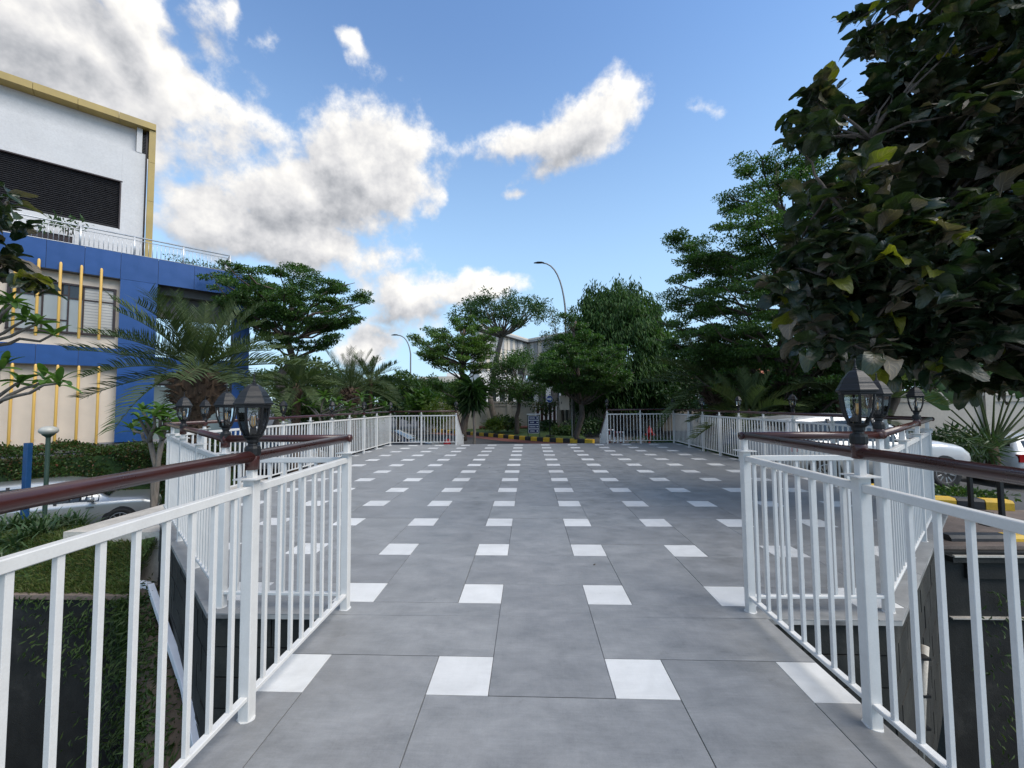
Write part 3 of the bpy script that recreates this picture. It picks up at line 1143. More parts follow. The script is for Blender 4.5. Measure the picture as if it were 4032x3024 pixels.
# poles
yp = MB()
yp.lathe([(0.043, 0), (0.043, 0.97), (0.034, 0.992), (0.014, 1.0)], 14)
pole_me = yp.mesh('yellow_pole', 'yellow_pole', True)
for k in range(-7, 5):
    s = 0.20 + 0.545 * k
    for z0, z1 in ((4.04, 6.91), (-0.04, 3.0)):
        o = link('yellow_pole', pole_me)
        o.parent = bld
        o.location = (s + (0.04 if z0 < 1 else 0), -0.09 if z0 > 1 else -0.05, z0)
        o.scale = (1, 1, z1 - z0)
        for dz in (0.25, z1 - z0 - 0.3):
            c_ = MB()
            c_.bar((0, 0.02, dz), (0, 0.38, dz), 0.03, 0.03)
            q_ = bpart(c_, 'bracket', 'yellow_pole')
            q_.location = (o.location.x, o.location.y, z0)
# upper windows
def window(s0, s1, z0, z1, cells, mats):
    f = MB()
    fw_ = 0.045
    y = 0.24
    f.box(((s0 + s1) / 2, y, z0), (s1 - s0 + fw_ * 2, 0.09, fw_ * 1.6))
    f.box(((s0 + s1) / 2, y, z1), (s1 - s0 + fw_ * 2, 0.09, fw_ * 1.6))
    for s in (s0, s1): f.box((s, y, (z0 + z1) / 2), (fw_ * 1.6, 0.09, z1 - z0))
    w = bpart(f, 'window', 'dark_frame')
    for (a, b, c, d), mt in zip(cells, mats):
        q = MB()
        q.box(((a + b) / 2, 0.262, (c + d) / 2), (b - a - 0.045, 0.012, d - c - 0.045))
        bpart(q, 'pane', mt, False, w)
        if mt == 'blind':
            sl_ = MB()
            zc = c + 0.08
            while zc < d - 0.05:
                sl_.box(((a + b) / 2, 0.252, zc), (b - a - 0.06, 0.008, 0.012))
                zc += 0.115
            bpart(sl_, 'blind_slats', 'grey_plinth', False, w)
    e_ = MB()
    for (a, b, c, d) in cells:
        e_.box((b, y + 0.01, (c + d) / 2), (0.05, 0.06, d - c))
        e_.box(((a + b) / 2, y + 0.012, d), (b - a, 0.055, 0.045))
    bpart(e_, 'mullions', 'dark_frame', False, w)


for base in (0.0, -3.3):
    cells = [(base + 0.02, base + 0.84, 4.30, 5.62), (base + 0.02, base + 0.84, 5.62, 6.14),
             (base + 0.84, base + 1.50, 4.30, 4.74), (base + 0.84, base + 1.50, 4.74, 5.72), (base + 0.84, base + 1.50, 5.72, 6.14),
             (base + 1.50, base + 1.90, 4.30, 5.62), (base + 1.50, base + 1.90, 5.62, 6.14),
             (base + 1.90, base + 2.76, 4.30, 5.62), (base + 1.90, base + 2.76, 5.62, 6.14)]
    window(base + 0.02, base + 2.78, 4.28, 6.16, cells, ['frosted_glass', 'dark_glass', 'frosted_glass', 'frosted_glass', 'dark_glass', 'frosted_glass', 'dark_glass', 'blind', 'blind'])
# white upper storeys
bbox('upper_wall', 'white_render', 2.76, 3.55, 3.0, 12, 7.6, 13.5)
bbox('upper_wall', 'white_render', -16, 2.758, 3.0, 3.3, 11.89, 13.5)
bbox('upper_wall', 'white_render', -16, 2.758, 3.0, 3.3, 8.85, 9.62)
bbox('upper_wall', 'white_render', 1.3, 2.758, 3.002, 3.3, 7.6, 8.85)
bbox('upper_core', 'dark_louvre', -16, 2.75, 3.31, 12, 7.6, 13.4)
bbox('attic_wall', 'white_render', -16, 3.2, 3.25, 12, 13.5, 14.69)
bbox('attic_pier', 'white_render', 3.22, 3.42, 2.98, 3.4, 13.5, 14.69)
bbox('attic_wall', 'grey_plinth', 3.2, 3.42, 3.41, 12, 13.5, 14.5)
lv = MB()
zz = 9.70
while zz < 11.86:
    lv.box((-6.62, 3.16, zz), (18.74, 0.14, 0.022), 0, Matrix.Rotation(rad(-38), 3, 'X'))
    zz += 0.085
bpart(lv, 'louvre_slats', 'dark_louvre')
lf = MB()
lf.box((2.74, 3.1, 10.75), (0.05, 0.22, 2.28))
lf.box((-6.6, 3.1, 11.87), (18.8, 0.22, 0.05))
bpart(lf, 'louvre_frame', 'dark_frame')
lv = MB()
zz = 7.75
while zz < 8.5:
    lv.box((-7, 3.2, zz), (16.5, 0.12, 0.03), 0, Matrix.Rotation(rad(-38), 3, 'X'))
    zz += 0.12
bpart(lv, 'lower_louvre_slats', 'grey_plinth')
bbox('louvre_head', 'dark_frame', -16, 1.3, 3.04, 3.2, 8.55, 8.84)
bbox('service_box', 'grey_plinth', 2.1, 3.3, 2.4, 2.95, 7.67, 8.35)
bbox('shadow_joint', 'dark_frame', 3.555, 3.62, 3.05, 12, 7.6, 14.69)
gl = MB()
zz = 13.55
while zz < 14.45:
    gl.box((3.50, 3.1, zz), (0.14, 0.08, 0.03))
    zz += 0.075
bpart(gl, 'attic_grille', 'dark_louvre')
for a, b in [(7.6, 9.3), (9.3, 11.2), (11.2, 13.1), (13.1, 14.69)]:
    bbox('gold_panel', 'gold_panel', 3.66, 3.90, 2.80, 4.2, a + 0.006, b - 0.006)
s_ = 3.90
while s_ > -9:
    bbox('gold_panel', 'gold_panel', s_ - 1.3 + 0.006, s_ - 0.006, 2.72, 6.0, 14.70, 15.0)
    s_ -= 1.3
# terrace railing on the roof edge
tr = MB()
for p, q in (((-16, 0.12), (6.62, 0.12)), ((6.62, 0.12), (6.62, 7))):
    for z_, r_ in ((8.50, 0.03), (8.36, 0.016), (7.74, 0.016)):
        tr.tube([(p[0], p[1], z_), (q[0], q[1], z_)], r_, 6)
s_ = -8.0
while s_ < 6.6:
    tr.tube([(s_, 0.12, 7.74), (s_, 0.12, 8.36)], 0.010, 5)
    s_ += 0.135
yy = 0.25
while yy < 6:
    tr.tube([(6.62, yy, 7.74), (6.62, yy, 8.36)], 0.010, 5)
    yy += 0.135
for s_ in (-6.4, -4.8, -3.2, -1.6, 0.15, 1.75, 3.3, 4.9, 6.62):
    tr.bar((s_, 0.12, 7.66), (s_, 0.12, 8.48), 0.05, 0.05)
bpart(tr, 'terrace_railing', 'galv', True)

# ================================================================== FAR BUILDINGS AND WALLS
simple('beige_wall', (0.46, 0.42, 0.36), 0.85, var=0.1, scale=1.0, bump=0.2, bscale=20, fine=0.06)
simple('far_beige', (0.60, 0.545, 0.46), 0.8, var=0.06, scale=0.5)
simple('far_grey', (0.30, 0.31, 0.315), 0.7, var=0.08, scale=0.5)
simple('far_white', (0.66, 0.66, 0.65), 0.8, var=0.05, scale=0.4)
simple('gate_wood', (0.085, 0.022, 0.016), 0.5, var=0.3, scale=3)
simple('roof_tile', (0.32, 0.10, 0.05), 0.8, var=0.25, scale=2)
fb = empty('striped_building', at(1140, 905, 50))
tag(fb, 'far office building clad in beige and grey upright panels', 'building')
A, B, Cc = at(1038, 874, 40.5), at(1142, 874, 50), at(1260, 874, 43.5)


def wing(p, q, n, seed, dep=8):
    p, q = Vector((p.x, p.y, 0)), Vector((q.x, q.y, 0))
    d = (q - p)
    L = d.length
    d.normalize()
    back = Vector((-d.y, d.x, 0))
    if back.y < 0: back = -back
    ang = math.atan2(d.y, d.x)
    rot = Matrix.Rotation(ang, 3, 'Z')
    r = random.Random(seed)

    def bx_(nm, s0, s1, y0, y1, z0, z1, mat):
        m = MB()
        c = p + d * (s0 + s1) / 2 + back * (y0 + y1) / 2
        m.box((c.x, c.y, (z0 + z1) / 2), (s1 - s0, y1 - y0, z1 - z0), 0, rot)
        m.build(nm, mat, fb)
    bx_('wall', 0, L, 0.3, dep, -1, 8.9, 'far_white' if dep < 8 else 'far_grey')
    bx_('cornice', -0.2, L + 0.2, -0.35, dep + .2, 8.9, 9.15, 'far_grey')
    bx_('parapet', -0.1, L + 0.1, -0.1, dep + .1, 9.15, 9.4, 'far_beige')
    bx_('lower_wall', 0, L, 0.1, 0.29, -1, 4.35, 'far_white')
    w = L / n
    for i in range(n):
        for z0, z1 in ((4.9, 7.4), (7.45, 8.85)):
            k = r.random()
            mat = 'far_beige' if k < 0.5 else ('far_grey' if k < 0.85 else 'far_white')
            bx_('facade_panel', w * i + 0.02, w * (i + 1) - 0.02, 0.04 + 0.1 * r.random(), 0.29, z0 + (0.9 if k > 0.7 and z0 < 5 else 0), z1, mat)
            if k > 0.7 and z0 < 5: bx_('window', w * i + 0.05, w * (i + 1) - 0.05, 0.22, 0.28, z0, z0 + 0.85, 'dark_glass')
    for i in range(0, n, 3): bx_('window', w * i + 0.1, w * (i + 2) - 0.1, 0.02, 0.09, 1.2, 3.2, 'dark_glass')


wing(A, B, 17, 3, 1.2)
wing(B - (Cc - B) * 0.06, Cc, 13, 4)
lb = empty('low_building', at(950, 880, 70))
tag(lb, 'low flat roofed building far down the road', 'building')
for nm, a, b, d0, d1, z0, z1, mt in (('wall', 915, 990, 66, 74, -1, 4.9, 'soffit'), ('roof_slab', 905, 992, 65, 75, 4.9, 5.9, 'far_beige'), ('roof_box', 965, 985, 67, 72, 5.9, 6.6, 'far_white'), ('white_wing', 962, 985, 64, 65, 0, 4.4, 'far_white')):
    m = MB()
    p, q = at(a, 874, d0), at(b, 874, d0)
    m.prism([(p.x, p.y), (q.x, q.y), (q.x, q.y + d1 - d0), (p.x, p.y + d1 - d0)], z0, z1)
    m.build(nm, mt, lb)
hb = empty('house', at(1650, 880, 34))
tag(hb, 'pale house with an orange tiled roof behind the trees', 'house')
p, q = at(1580, 874, 32), at(1820, 874, 32)
m = MB()
m.prism([(p.x, p.y), (q.x, q.y), (q.x, q.y + 7), (p.x, p.y + 7)], -1, 3.6)
m.build('wall', 'far_white', hb)
m = MB()
m.add([(p.x - .6, p.y - .6, 3.55), (q.x + .6, p.y - .6, 3.55), (q.x + .6, p.y + 7.6, 3.55), (p.x - .6, p.y + 7.6, 3.55), (p.x + 3, p.y + 3.5, 5.4), (q.x - 3, p.y + 3.5, 5.4)],
      [(0, 1, 5, 4), (2, 3, 4, 5), (1, 2, 5), (3, 0, 4), (0, 3, 2, 1)])
m.build('roof', 'roof_tile', hb)
for k in range(4):
    m = MB()
    xx = p.x + 1.2 + k * 2.1
    m.box((xx, p.y - 0.03, 1.9), (1.0, 0.06, 1.3))
    m.build('window', 'dark_glass', hb)

pw = empty('perimeter_wall', at(1200, 930, 30))
tag(pw, 'beige perimeter wall with pilasters behind the front lawn', 'wall')
WY = 28.6


def xat(px, Y=WY):
    d = ray(px, 874)
    return CAM.x + d.x * (Y - CAM.y) / d.y


def wall_seg(x0, x1, y, z0, z1, parent, cope=True, plinth=0.35):
    m = MB()
    m.prism([(x0, y), (x1, y), (x1, y + 0.2), (x0, y + 0.2)], z0, z1)
    m.build('wall_panel', 'beige_wall', parent)
    m = MB()
    m.prism([(x0, y - 0.05), (x1, y - 0.05), (x1, y + 0.24), (x0, y + 0.24)], z0 - 0.02, z0 + plinth)
    m.build('plinth', 'beige_wall', parent)
    if cope:
        m = MB()
        m.prism([(x0, y - 0.1), (x1, y - 0.1), (x1, y + 0.3), (x0, y + 0.3)], z1, z1 + 0.14)
        m.build('coping', 'beige_wall', parent)
        m = MB()
        m.prism([(x0, y - 0.05), (x1, y - 0.05), (x1, y + 0.25), (x0, y + 0.25)], z1 - 0.22, z1 - 0.005)
        m.build('frieze', 'beige_wall', parent)


def pilaster(x, y, z0, z1, parent):
    m = MB()
    m.prism([(x - 0.16, y - 0.13), (x + 0.16, y - 0.13), (x + 0.16, y + 0.28), (x - 0.16, y + 0.28)], z0 - 0.03, z1 + 0.16)
    m.build('pilaster', 'beige_wall', parent)


def gate(label, x0, x1, y, z0, z1):
    e = empty('slatted_gate', ((x0 + x1) / 2, y, z0))
    tag(e, label, 'gate', 'slatted gates in the perimeter wall')
    n = max(3, int((x1 - x0) / 0.27))
    w = (x1 - x0) / n
    for i in range(n):
        m = MB()
        m.box((x0 + w * (i + 0.5), y + 0.1, (z0 + z1) / 2 + 0.02), (w * 0.66, 0.03, z1 - z0 - 0.12))
        m.build('slat', 'gate_wood', e)
    m = MB()
    for zz in (z0 + 0.12, z0 + 0.34, z1 - 0.2, z1 - 0.04):
        m.box(((x0 + x1) / 2, y + 0.13, zz), (x1 - x0, 0.03, 0.05))
    m.build('gate_frame', 'black_cast', e)


gx = [xat(1152), xat(1207), xat(1318), xat(1345)]
segs = [(-7.5, gx[0]), (gx[1], gx[2]), (gx[3], xat(1560))]
for a, b in segs: wall_seg(a, b, WY, -0.75, 1.45, pw)
for g0, g1 in ((gx[0], gx[1]), (gx[2], gx[3])): wall_seg(g0, g1, WY, -0.75, -0.2, pw, False)
for x in [-7.4, -4.2, gx[0] - 1.8, gx[0], gx[1], gx[1] + 1.7, gx[2], gx[3], gx[3] + 2.6]: pilaster(x, WY, -0.75, 1.45, pw)
gate('dark red slatted gate behind the direction board', gx[0] + 0.17, gx[1] - 0.17, WY, -0.2, 1.5)
gate('dark red slatted gate behind the red and white barrier', gx[2] + 0.17, gx[3] - 0.17, WY, -0.2, 1.5)
m = MB()
m.tube([(gx[0] - 4, WY - 0.5, -0.32), (gx[1] + 2.5, WY - 0.5, -0.34)], 0.11, 10)
tag(m.build('wall_pipe', 'red_paving', None, True), 'dull red pipe lying along the foot of the beige wall', 'pipe')

pr = empty('side_wall', (12, 14, -0.5))
tag(pr, 'tall shaded beige wall behind the parked white cars', 'wall')
wall_seg(10.2, 40, 14.0, -1.25, 1.55, pr, True, 1.1)
for x in (10.3, 13.6, 17.3, 21, 25): pilaster(x, 14.0, -1.25, 1.55, pr)
sw2 = empty('side_wall', (10.2, 20, -0.5))
tag(sw2, 'shaded beige wall running back beside the palms', 'wall')
m = MB()
m.prism([(10.2, 14.25), (10.4, 14.25), (16.0, 28.4), (15.8, 28.4)], -0.6, 1.5)
m.build('wall_panel', 'beige_wall', sw2)
m = MB()
m.prism([(10.1, 14.25), (10.5, 14.25), (16.1, 28.4), (15.7, 28.4)], 1.5, 1.64)
m.build('coping', 'beige_wall', sw2)

# ================================================================== STREET FURNITURE
simple('blue_sign', (0.01, 0.06, 0.33), 0.4, var=0.05)
simple('navy', (0.012, 0.02, 0.10), 0.4, var=0.05)
simple('white_vinyl', (0.78, 0.80, 0.80), 0.5, var=0.04)
simple('green_post', (0.03, 0.06, 0.045), 0.5, var=0.1)
simple('hydrant_red', (0.40, 0.012, 0.010), 0.4, var=0.12)
simple('pole_grey', (0.20, 0.205, 0.21), 0.5, metal=0.3, var=0.1)
simple('globe_glass', (0.42, 0.42, 0.38), 0.35, var=0.1, scale=8)
simple('blue_post', (0.012, 0.07, 0.20), 0.5, var=0.15)
simple('pvc', (0.78, 0.79, 0.82), 0.4, var=0.05)


def tagged(o, label, cat, group=None): return tag(o, label, cat, group)


# traffic sign
c = at(1187, 862, 23)
sg = empty('traffic_sign', (c.x, c.y, -0.45))
tag(sg, 'round blue road sign with a white arrow on a black pole', 'sign')
m = MB()
m.tube([(c.x, c.y, -0.6), (c.x, c.y, c.z + 0.05)], 0.028, 8)
m.build('pole', 'black_cast', sg)
m = MB()
m.box((c.x, c.y, -0.42), (0.5, 0.3, 0.05))
m.build('foot', 'black_cast', sg)


def disc(r, y, n=32):
    mm = MB()
    mm.loft([[(c.x + r * math.cos(2 * math.pi * i / n), yy, c.z + 1.12 * r * math.sin(2 * math.pi * i / n)) for i in range(n)] for yy in (c.y + y, c.y + y - 0.006)])
    return mm


disc(0.182, -0.035).build('rim', 'white_vinyl', sg)
disc(0.168, -0.043).build('disc', 'blue_sign', sg)
m = MB()
ar = [(-0.155, -0.055), (0.02, -0.055), (0.02, -0.125), (0.16, 0.0), (0.02, 0.125), (0.02, 0.055), (-0.155, 0.055)]
m.loft([[(c.x + x, yy, c.z + z * 0.86) for x, z in [(q_[0] * 0.86, q_[1]) for q_ in ar]] for yy in (c.y - 0.05, c.y - 0.056)])
m.build('arrow', 'white_vinyl', sg)
# direction board
c = at(1153, 917, 23.0)
db_ = empty('direction_board', (c.x, c.y, -0.45))
tag(db_, 'navy direction board with four arrow rows on two green posts', 'sign')
W_, H_ = 0.60, 0.98
for s in (-1, 1):
    m = MB()
    m.tube([(c.x + s * 0.33, c.y, -0.6), (c.x + s * 0.33, c.y, c.z + 0.56)], 0.025, 8)
    m.build('post', 'green_post', db_)
m = MB()
m.box((c.x, c.y, c.z + 0.58), (0.78, 0.12, 0.05))
m.build('top_bar', 'white_vinyl', db_)
m = MB()
m.box((c.x, c.y - 0.02, c.z), (W_, 0.02, H_))
m.build('panel', 'white_vinyl', db_)
words = [(9, 0.30), (6, 0.22), (10, 0.33), (7, 0.24)]
for i in range(4):
    zc = c.z + 0.365 - i * 0.243
    m = MB()
    m.box((c.x, c.y - 0.035, zc), (W_ - 0.04, 0.012, 0.2))
    rw = m.build('row', 'navy', db_)
    m = MB()
    n_, wd = words[i]
    for k in range(n_):
        xx = c.x - 0.24 + wd * (k + 0.5) / n_ + (0.04 if i % 2 else 0)
        m.box((xx, c.y - 0.043, zc), (wd / n_ * 0.55, 0.004, 0.065 if k % 3 else 0.08))
    m.build('lettering', 'white_vinyl', rw)
    m = MB()
    m.loft([[(c.x + 0.2 + x, yy, zc + z) for x, z in ((-0.05, -0.02), (0.0, -0.02), (0.0, -0.045), (0.055, 0), (0.0, 0.045), (0.0, 0.02), (-0.05, 0.02))] for yy in (c.y - 0.043, c.y - 0.047)])
    m.build('arrow', 'white_vinyl', rw)


def street_light(label, head, bend, foot_depth, r=0.06):
    hd, bd = at(head[0], head[1], foot_depth), at(bend[0], bend[1], foot_depth)
    zb = zg(bd.x, bd.y)
    e = empty('street_light', (bd.x, bd.y, zb))
    tag(e, label, 'street light', 'street lights along the road')
    m = MB()
    p0 = Vector((bd.x, bd.y, zb - 0.1))
    arm = [Vector((bd.x, bd.y, bd.z)).lerp(hd, 0)]
    pts = [p0, Vector((bd.x, bd.y, bd.z * 0.5)), bd]
    for k in range(1, 9):
        t = k / 8
        ctrl = Vector((bd.x + (hd.x - bd.x) * 0.18, bd.y, hd.z))
        pts.append(bd * (1 - t) ** 2 + ctrl * 2 * t * (1 - t) + hd * t * t)
    m.tube(pts, [r * 1.25, r * 1.1, r] + [r * 0.9 - 0.03 * r * k for k in range(8)], 8)
    m.build('pole', 'pole_grey', e, True)
    d = (hd - bd)
    s = 1 if d.x > 0 else -1
    m = MB()
    m.loft([[hd + Vector((s * x, y * w_, z * h_ + 0.02 * 0)) for y, z in ((-1, 0), (-0.8, 0.6), (0, 1), (0.8, 0.6), (1, 0), (0, -0.35))] for x, w_, h_ in ((-0.12, 0.05, 0.05), (0.05, 0.13, 0.11), (0.35, 0.15, 0.12), (0.6, 0.08, 0.06), (0.66, 0.02, 0.02))])
    m.build('lamp_head', 'black_cast', e, True)


street_light('tall curved street light rising beside the dense drooping tree', (1172, 568), (1221, 665), 30, 0.07)
street_light('slim curved street light beside the layered tree down the road', (858, 724), (887, 765), 44, 0.075)

# globe lamp and blue post by the hedge
c = at(105, 930, 9.2)
gl_ = empty('globe_lamp', (c.x, c.y, -2.2))
tag(gl_, 'oval globe garden lamp on a dark green pole before the hedge', 'lamp')
m = MB()
m.tube([(c.x, c.y, -2.8), (c.x, c.y, c.z - 0.10)], 0.04, 10)
m.lathe([(0.04, -0.16), (0.05, -0.14), (0.10, -0.10), (0.11, -0.07)], 14, (c.x, c.y, c.z))
m.build('pole', 'green_post', gl_)
m = MB()
m.ball((c.x, c.y, c.z), 0.165, 18, 12, 0, 0.62)
m.build('globe', 'globe_glass', gl_, True)
c = at(59, 1000, 9.4)
m = MB()
m.bar((c.x, c.y, -2.8), (c.x, c.y, at(59, 957, 9.4).z), 0.11, 0.11, 0.01)
tag(m.build('post', 'blue_post'), 'square blue post beside the globe lamp', 'post')

# utility box and poles by the dark layered tree
c = at(1219, 870, 22.5)
ub = empty('utility_box', (c.x, c.y, -0.5))
tag(ub, 'cream metal utility box mounted on two poles beside the arrow sign', 'utility box')
m = MB()
m.box((c.x, c.y, c.z), (0.52, 0.3, 0.78))
m.build('cabinet', 'cream_wall', ub)
m = MB()
m.box((c.x - 0.17, c.y - 0.16, c.z), (0.03, 0.02, 0.12))
m.build('handle', 'black_cast', ub)
for dx in (0.42, 0.53):
    m = MB()
    m.tube([(c.x + dx, c.y + 0.1, -0.6), (c.x + dx, c.y + 0.1, c.z + 0.9)], 0.045, 8)
    m.build('pole', 'pole_grey' if dx < 0.5 else 'black_cast', ub)
m = MB()
m.box((c.x + 0.3, c.y + 0.1, c.z), (0.35, 0.05, 0.06))
m.build('bracket', 'pole_grey', ub)

# red and white barriers
simple('barrier_red', (0.16, 0.02, 0.018), 0.5, var=0.15)


def barrier(label, xa, xb, ytop, depth):
    a, b = at(xa, ytop, depth), at(xb, ytop, depth)
    e = empty('barrier', (a.x, a.y, zg(a.x, a.y)))
    tag(e, label, 'barrier', 'red and white pipe barriers')
    n = 6
    for i in range(n):
        p, q = a.lerp(b, i / n), a.lerp(b, (i + 1) / n)
        m = MB()
        m.tube([p, q], 0.035, 8)
        m.build('rail_band', 'white_vinyl' if i % 2 else 'barrier_red', e)
    for j in range(4):
        p = a.lerp(b, j / 3)
        z0 = zg(p.x, p.y) - 0.05
        for k in range(4):
            m = MB()
            za, zb_ = p.z + (z0 - p.z) * k / 4, p.z + (z0 - p.z) * (k + 1) / 4
            m.tube([(p.x, p.y, za), (p.x, p.y, zb_)], 0.032, 8)
            m.build('post_band', 'barrier_red' if k % 2 == 0 and j % 2 == 0 else 'white_vinyl', e)


barrier('red and white pipe barrier beside the stair railing', 1298, 1326, 929, 17.5)
barrier('red and white pipe barrier standing before the slatted gate shrubs', 1328, 1347, 934, 16.5)

# hydrant
c = at(1404, 945, 18.5)
hy = empty('fire_hydrant', (c.x, c.y, c.z))
tag(hy, 'red fire hydrant behind the end railing', 'hydrant')
z0 = zg(c.x, c.y)
m = MB()
m.lathe([(0.16, 0), (0.16, 0.05), (0.10, 0.06), (0.10, 0.52), (0.14, 0.54), (0.14, 0.58), (0.115, 0.60), (0.10, 0.70), (0.06, 0.78), (0.03, 0.80), (0.03, 0.86), (0.001, 0.865)], 14, (c.x, c.y, z0))
m.build('barrel', 'hydrant_red', hy, True)
for s in (-1, 1):
    m = MB()
    m.tube([(c.x + s * 0.08, c.y, z0 + 0.46), (c.x + s * 0.19, c.y, z0 + 0.46)], 0.055, 10)
    m.tube([(c.x + s * 0.19, c.y, z0 + 0.46), (c.x + s * 0.215, c.y, z0 + 0.46)], 0.068, 6)
    m.build('nozzle', 'hydrant_red', hy)

# white cable trunking fallen over the canal wall, and its conduit
ct = empty('cable_trunking', (-5.2, 2.9, -0.85))
tag(ct, 'broken white plastic cable trunking bent over the canal wall', 'trunking')
tp = [at(228, 1256, 5.25), at(268, 1255, 5.2), at(322, 1266, 5.05)]
for i in range(2):
    m = MB()
    m.bar(tp[i], tp[i + 1], 0.05, 0.085, 0.003)
    m.build('trunking_piece', 'pvc', ct)
m = MB()
m.bar(at(326, 1268, 5.02), at(400, 1480, 3.55), 0.06, 0.085, 0.003)
m.build('trunking_piece', 'pvc', ct)
m = MB()
m.bar(at(399, 1475, 3.56), at(432, 1645, 2.95), 0.06, 0.09, 0.003)
m.build('trunking_piece', 'pvc', ct)
m = MB()
m.tube([at(385, 1400, 4.1), at(415, 1500, 3.5), at(428, 1555, 3.2), at(445, 1590, 3.0)], 0.018, 8)
m.build('conduit', 'pvc', ct, True)
# drain pipe by the wall on the tree side
dp = empty('drain_pipe', (3.1, 1.0, -1.9))
tag(dp, 'old pale drain pipe running down the mossy block wall', 'pipe')
m = MB()
m.tube([at(1998, 1395, 3.35), at(1992, 1500, 3.3), at(1988, 1640, 3.2)], 0.026, 8)
m.build('pipe', 'slab_concrete', dp, True)
for yy in (1420, 1500, 1570):
    m = MB()
    q = at(1993, yy, 3.3)
    m.box(q, (0.08, 0.06, 0.02))
    m.build('clip', 'black_cast', dp)
# rust brown gate posts by the canal
for i, (px, lab) in enumerate(((2099, 'thin black post beside the kerb end'), (2166, 'thin black post standing in the canal path behind the kerb end'))):
    a, b = onz(px, 1108 if i == 0 else 1135, -0.33), None
    m = MB()
    top = at(px - 2, 1005 if i == 0 else 1020, (a - CAM).dot(fw))
    m.bar((a.x, a.y, -0.34), (a.x, a.y, top.z), 0.05, 0.05, 0.004)
    m.box((a.x, a.y, -0.32), (0.5, 0.14, 0.02))
    tag(m.build('post', 'black_cast'), lab, 'post')

# ================================================================== CARS
def paint(name, c, metal=0.0, rough=0.3):
    m, t, b = new_mat(name)
    p = t.new('ShaderNodeTexCoord').outputs['Object']
    n = t.noise(p, 3.0, 4.0).outputs['Fac']
    t.put(b.inputs['Base Color'], t.ramp(n, [(0.3, tuple(x * 0.95 for x in c)), (0.7, c)]))
    b.inputs['Metallic'].default_value = metal
    b.inputs['Roughness'].default_value = rough
    b.inputs['Coat Weight'].default_value = 0.8
    b.inputs['Coat Roughness'].default_value = 0.04
    return m


paint('paint_white', (0.52, 0.53, 0.54))
paint('paint_silver', (0.44, 0.46, 0.46), 0.55, 0.32)
paint('paint_black', (0.012, 0.012, 0.014))
paint('paint_blue', (0.03, 0.06, 0.13), 0.2)
window_glass('car_glass', (0.02, 0.024, 0.026), 0.03)
simple('tyre', (0.018, 0.018, 0.018), 0.8, var=0.2, scale=12)
simple('rim_metal', (0.36, 0.36, 0.37), 0.35, metal=0.8, var=0.1)
simple('black_plastic', (0.016, 0.016, 0.017), 0.55, var=0.2)
simple('chrome', (0.6, 0.6, 0.62), 0.15, metal=1.0, var=0.05)
window_glass('head_lamp', (0.55, 0.58, 0.6), 0.05)
window_glass('tail_lamp', (0.32, 0.01, 0.012), 0.1)

ST = {
    'suv': [(-2.28, .52, .72, .80, .62, .70, .60), (-2.20, .34, .98, 1.12, .78, .86, .72), (-2.02, .28, 1.04, 1.56, .86, .90, .62), (-1.6, .26, 1.04, 1.68, .88, .92, .65), (-0.6, .25, 1.02, 1.72, .89, .93, .67), (0.1, .25, 1.00, 1.70, .89, .93, .67), (0.5, .25, 1.00, 1.60, .89, .93, .65), (1.15, .25, .99, 1.09, .89, .93, .74), (1.5, .26, .98, 1.06, .88, .92, .74), (1.95, .28, .95, 1.01, .86, .90, .72), (2.2, .34, .85, .90, .80, .84, .66), (2.30, .48, .66, .70, .70, .74, .56)],
    'sedan': [(-2.3, .5, .72, .80, .62, .70, .6), (-2.22, .34, .92, .98, .76, .82, .68), (-1.75, .27, .95, 1.03, .84, .88, .70), (-1.55, .26, .95, 1.10, .85, .88, .68), (-0.95, .24, .94, 1.40, .86, .89, .60), (-0.3, .24, .93, 1.45, .86, .89, .61), (0.2, .24, .92, 1.42, .86, .89, .60), (1.0, .24, .90, .97, .86, .89, .70), (1.5, .25, .87, .93, .85, .88, .70), (2.0, .28, .78, .83, .80, .83, .64), (2.25, .36, .66, .70, .70, .74, .56), (2.32, .46, .55, .58, .6, .64, .5)],
    'hatch': [(-1.98, .5, .72, .85, .62, .70, .6), (-1.92, .34, .95, 1.15, .76, .82, .70), (-1.74, .28, .98, 1.46, .82, .86, .61), (-1.2, .25, .97, 1.53, .84, .88, .62), (-0.4, .24, .95, 1.55, .84, .88, .63), (0.1, .24, .94, 1.52, .84, .88, .62), (0.9, .24, .93, 1.02, .84, .88, .70), (1.3, .25, .91, .98, .83, .87, .70), (1.7, .28, .85, .90, .80, .84, .66), (1.92, .36, .72, .76, .72, .76, .58), (1.98, .46, .58, .61, .62, .66, .5)],
}
WIN = {'suv': (-2.02, 1.15, 0.5, -2.20), 'sedan': (-1.55, 1.0, 0.2, -1.75), 'hatch': (-1.74, 0.9, 0.1, -1.92)}
AX = {'suv': (-1.35, 1.42, 0.36), 'sedan': (-1.35, 1.42, 0.32), 'hatch': (-1.22, 1.25, 0.31)}


def interp_st(S, x):
    X = [s[0] for s in S]
    return [float(np.interp(x, X, [s[k] for s in S])) for k in range(1, 7)]


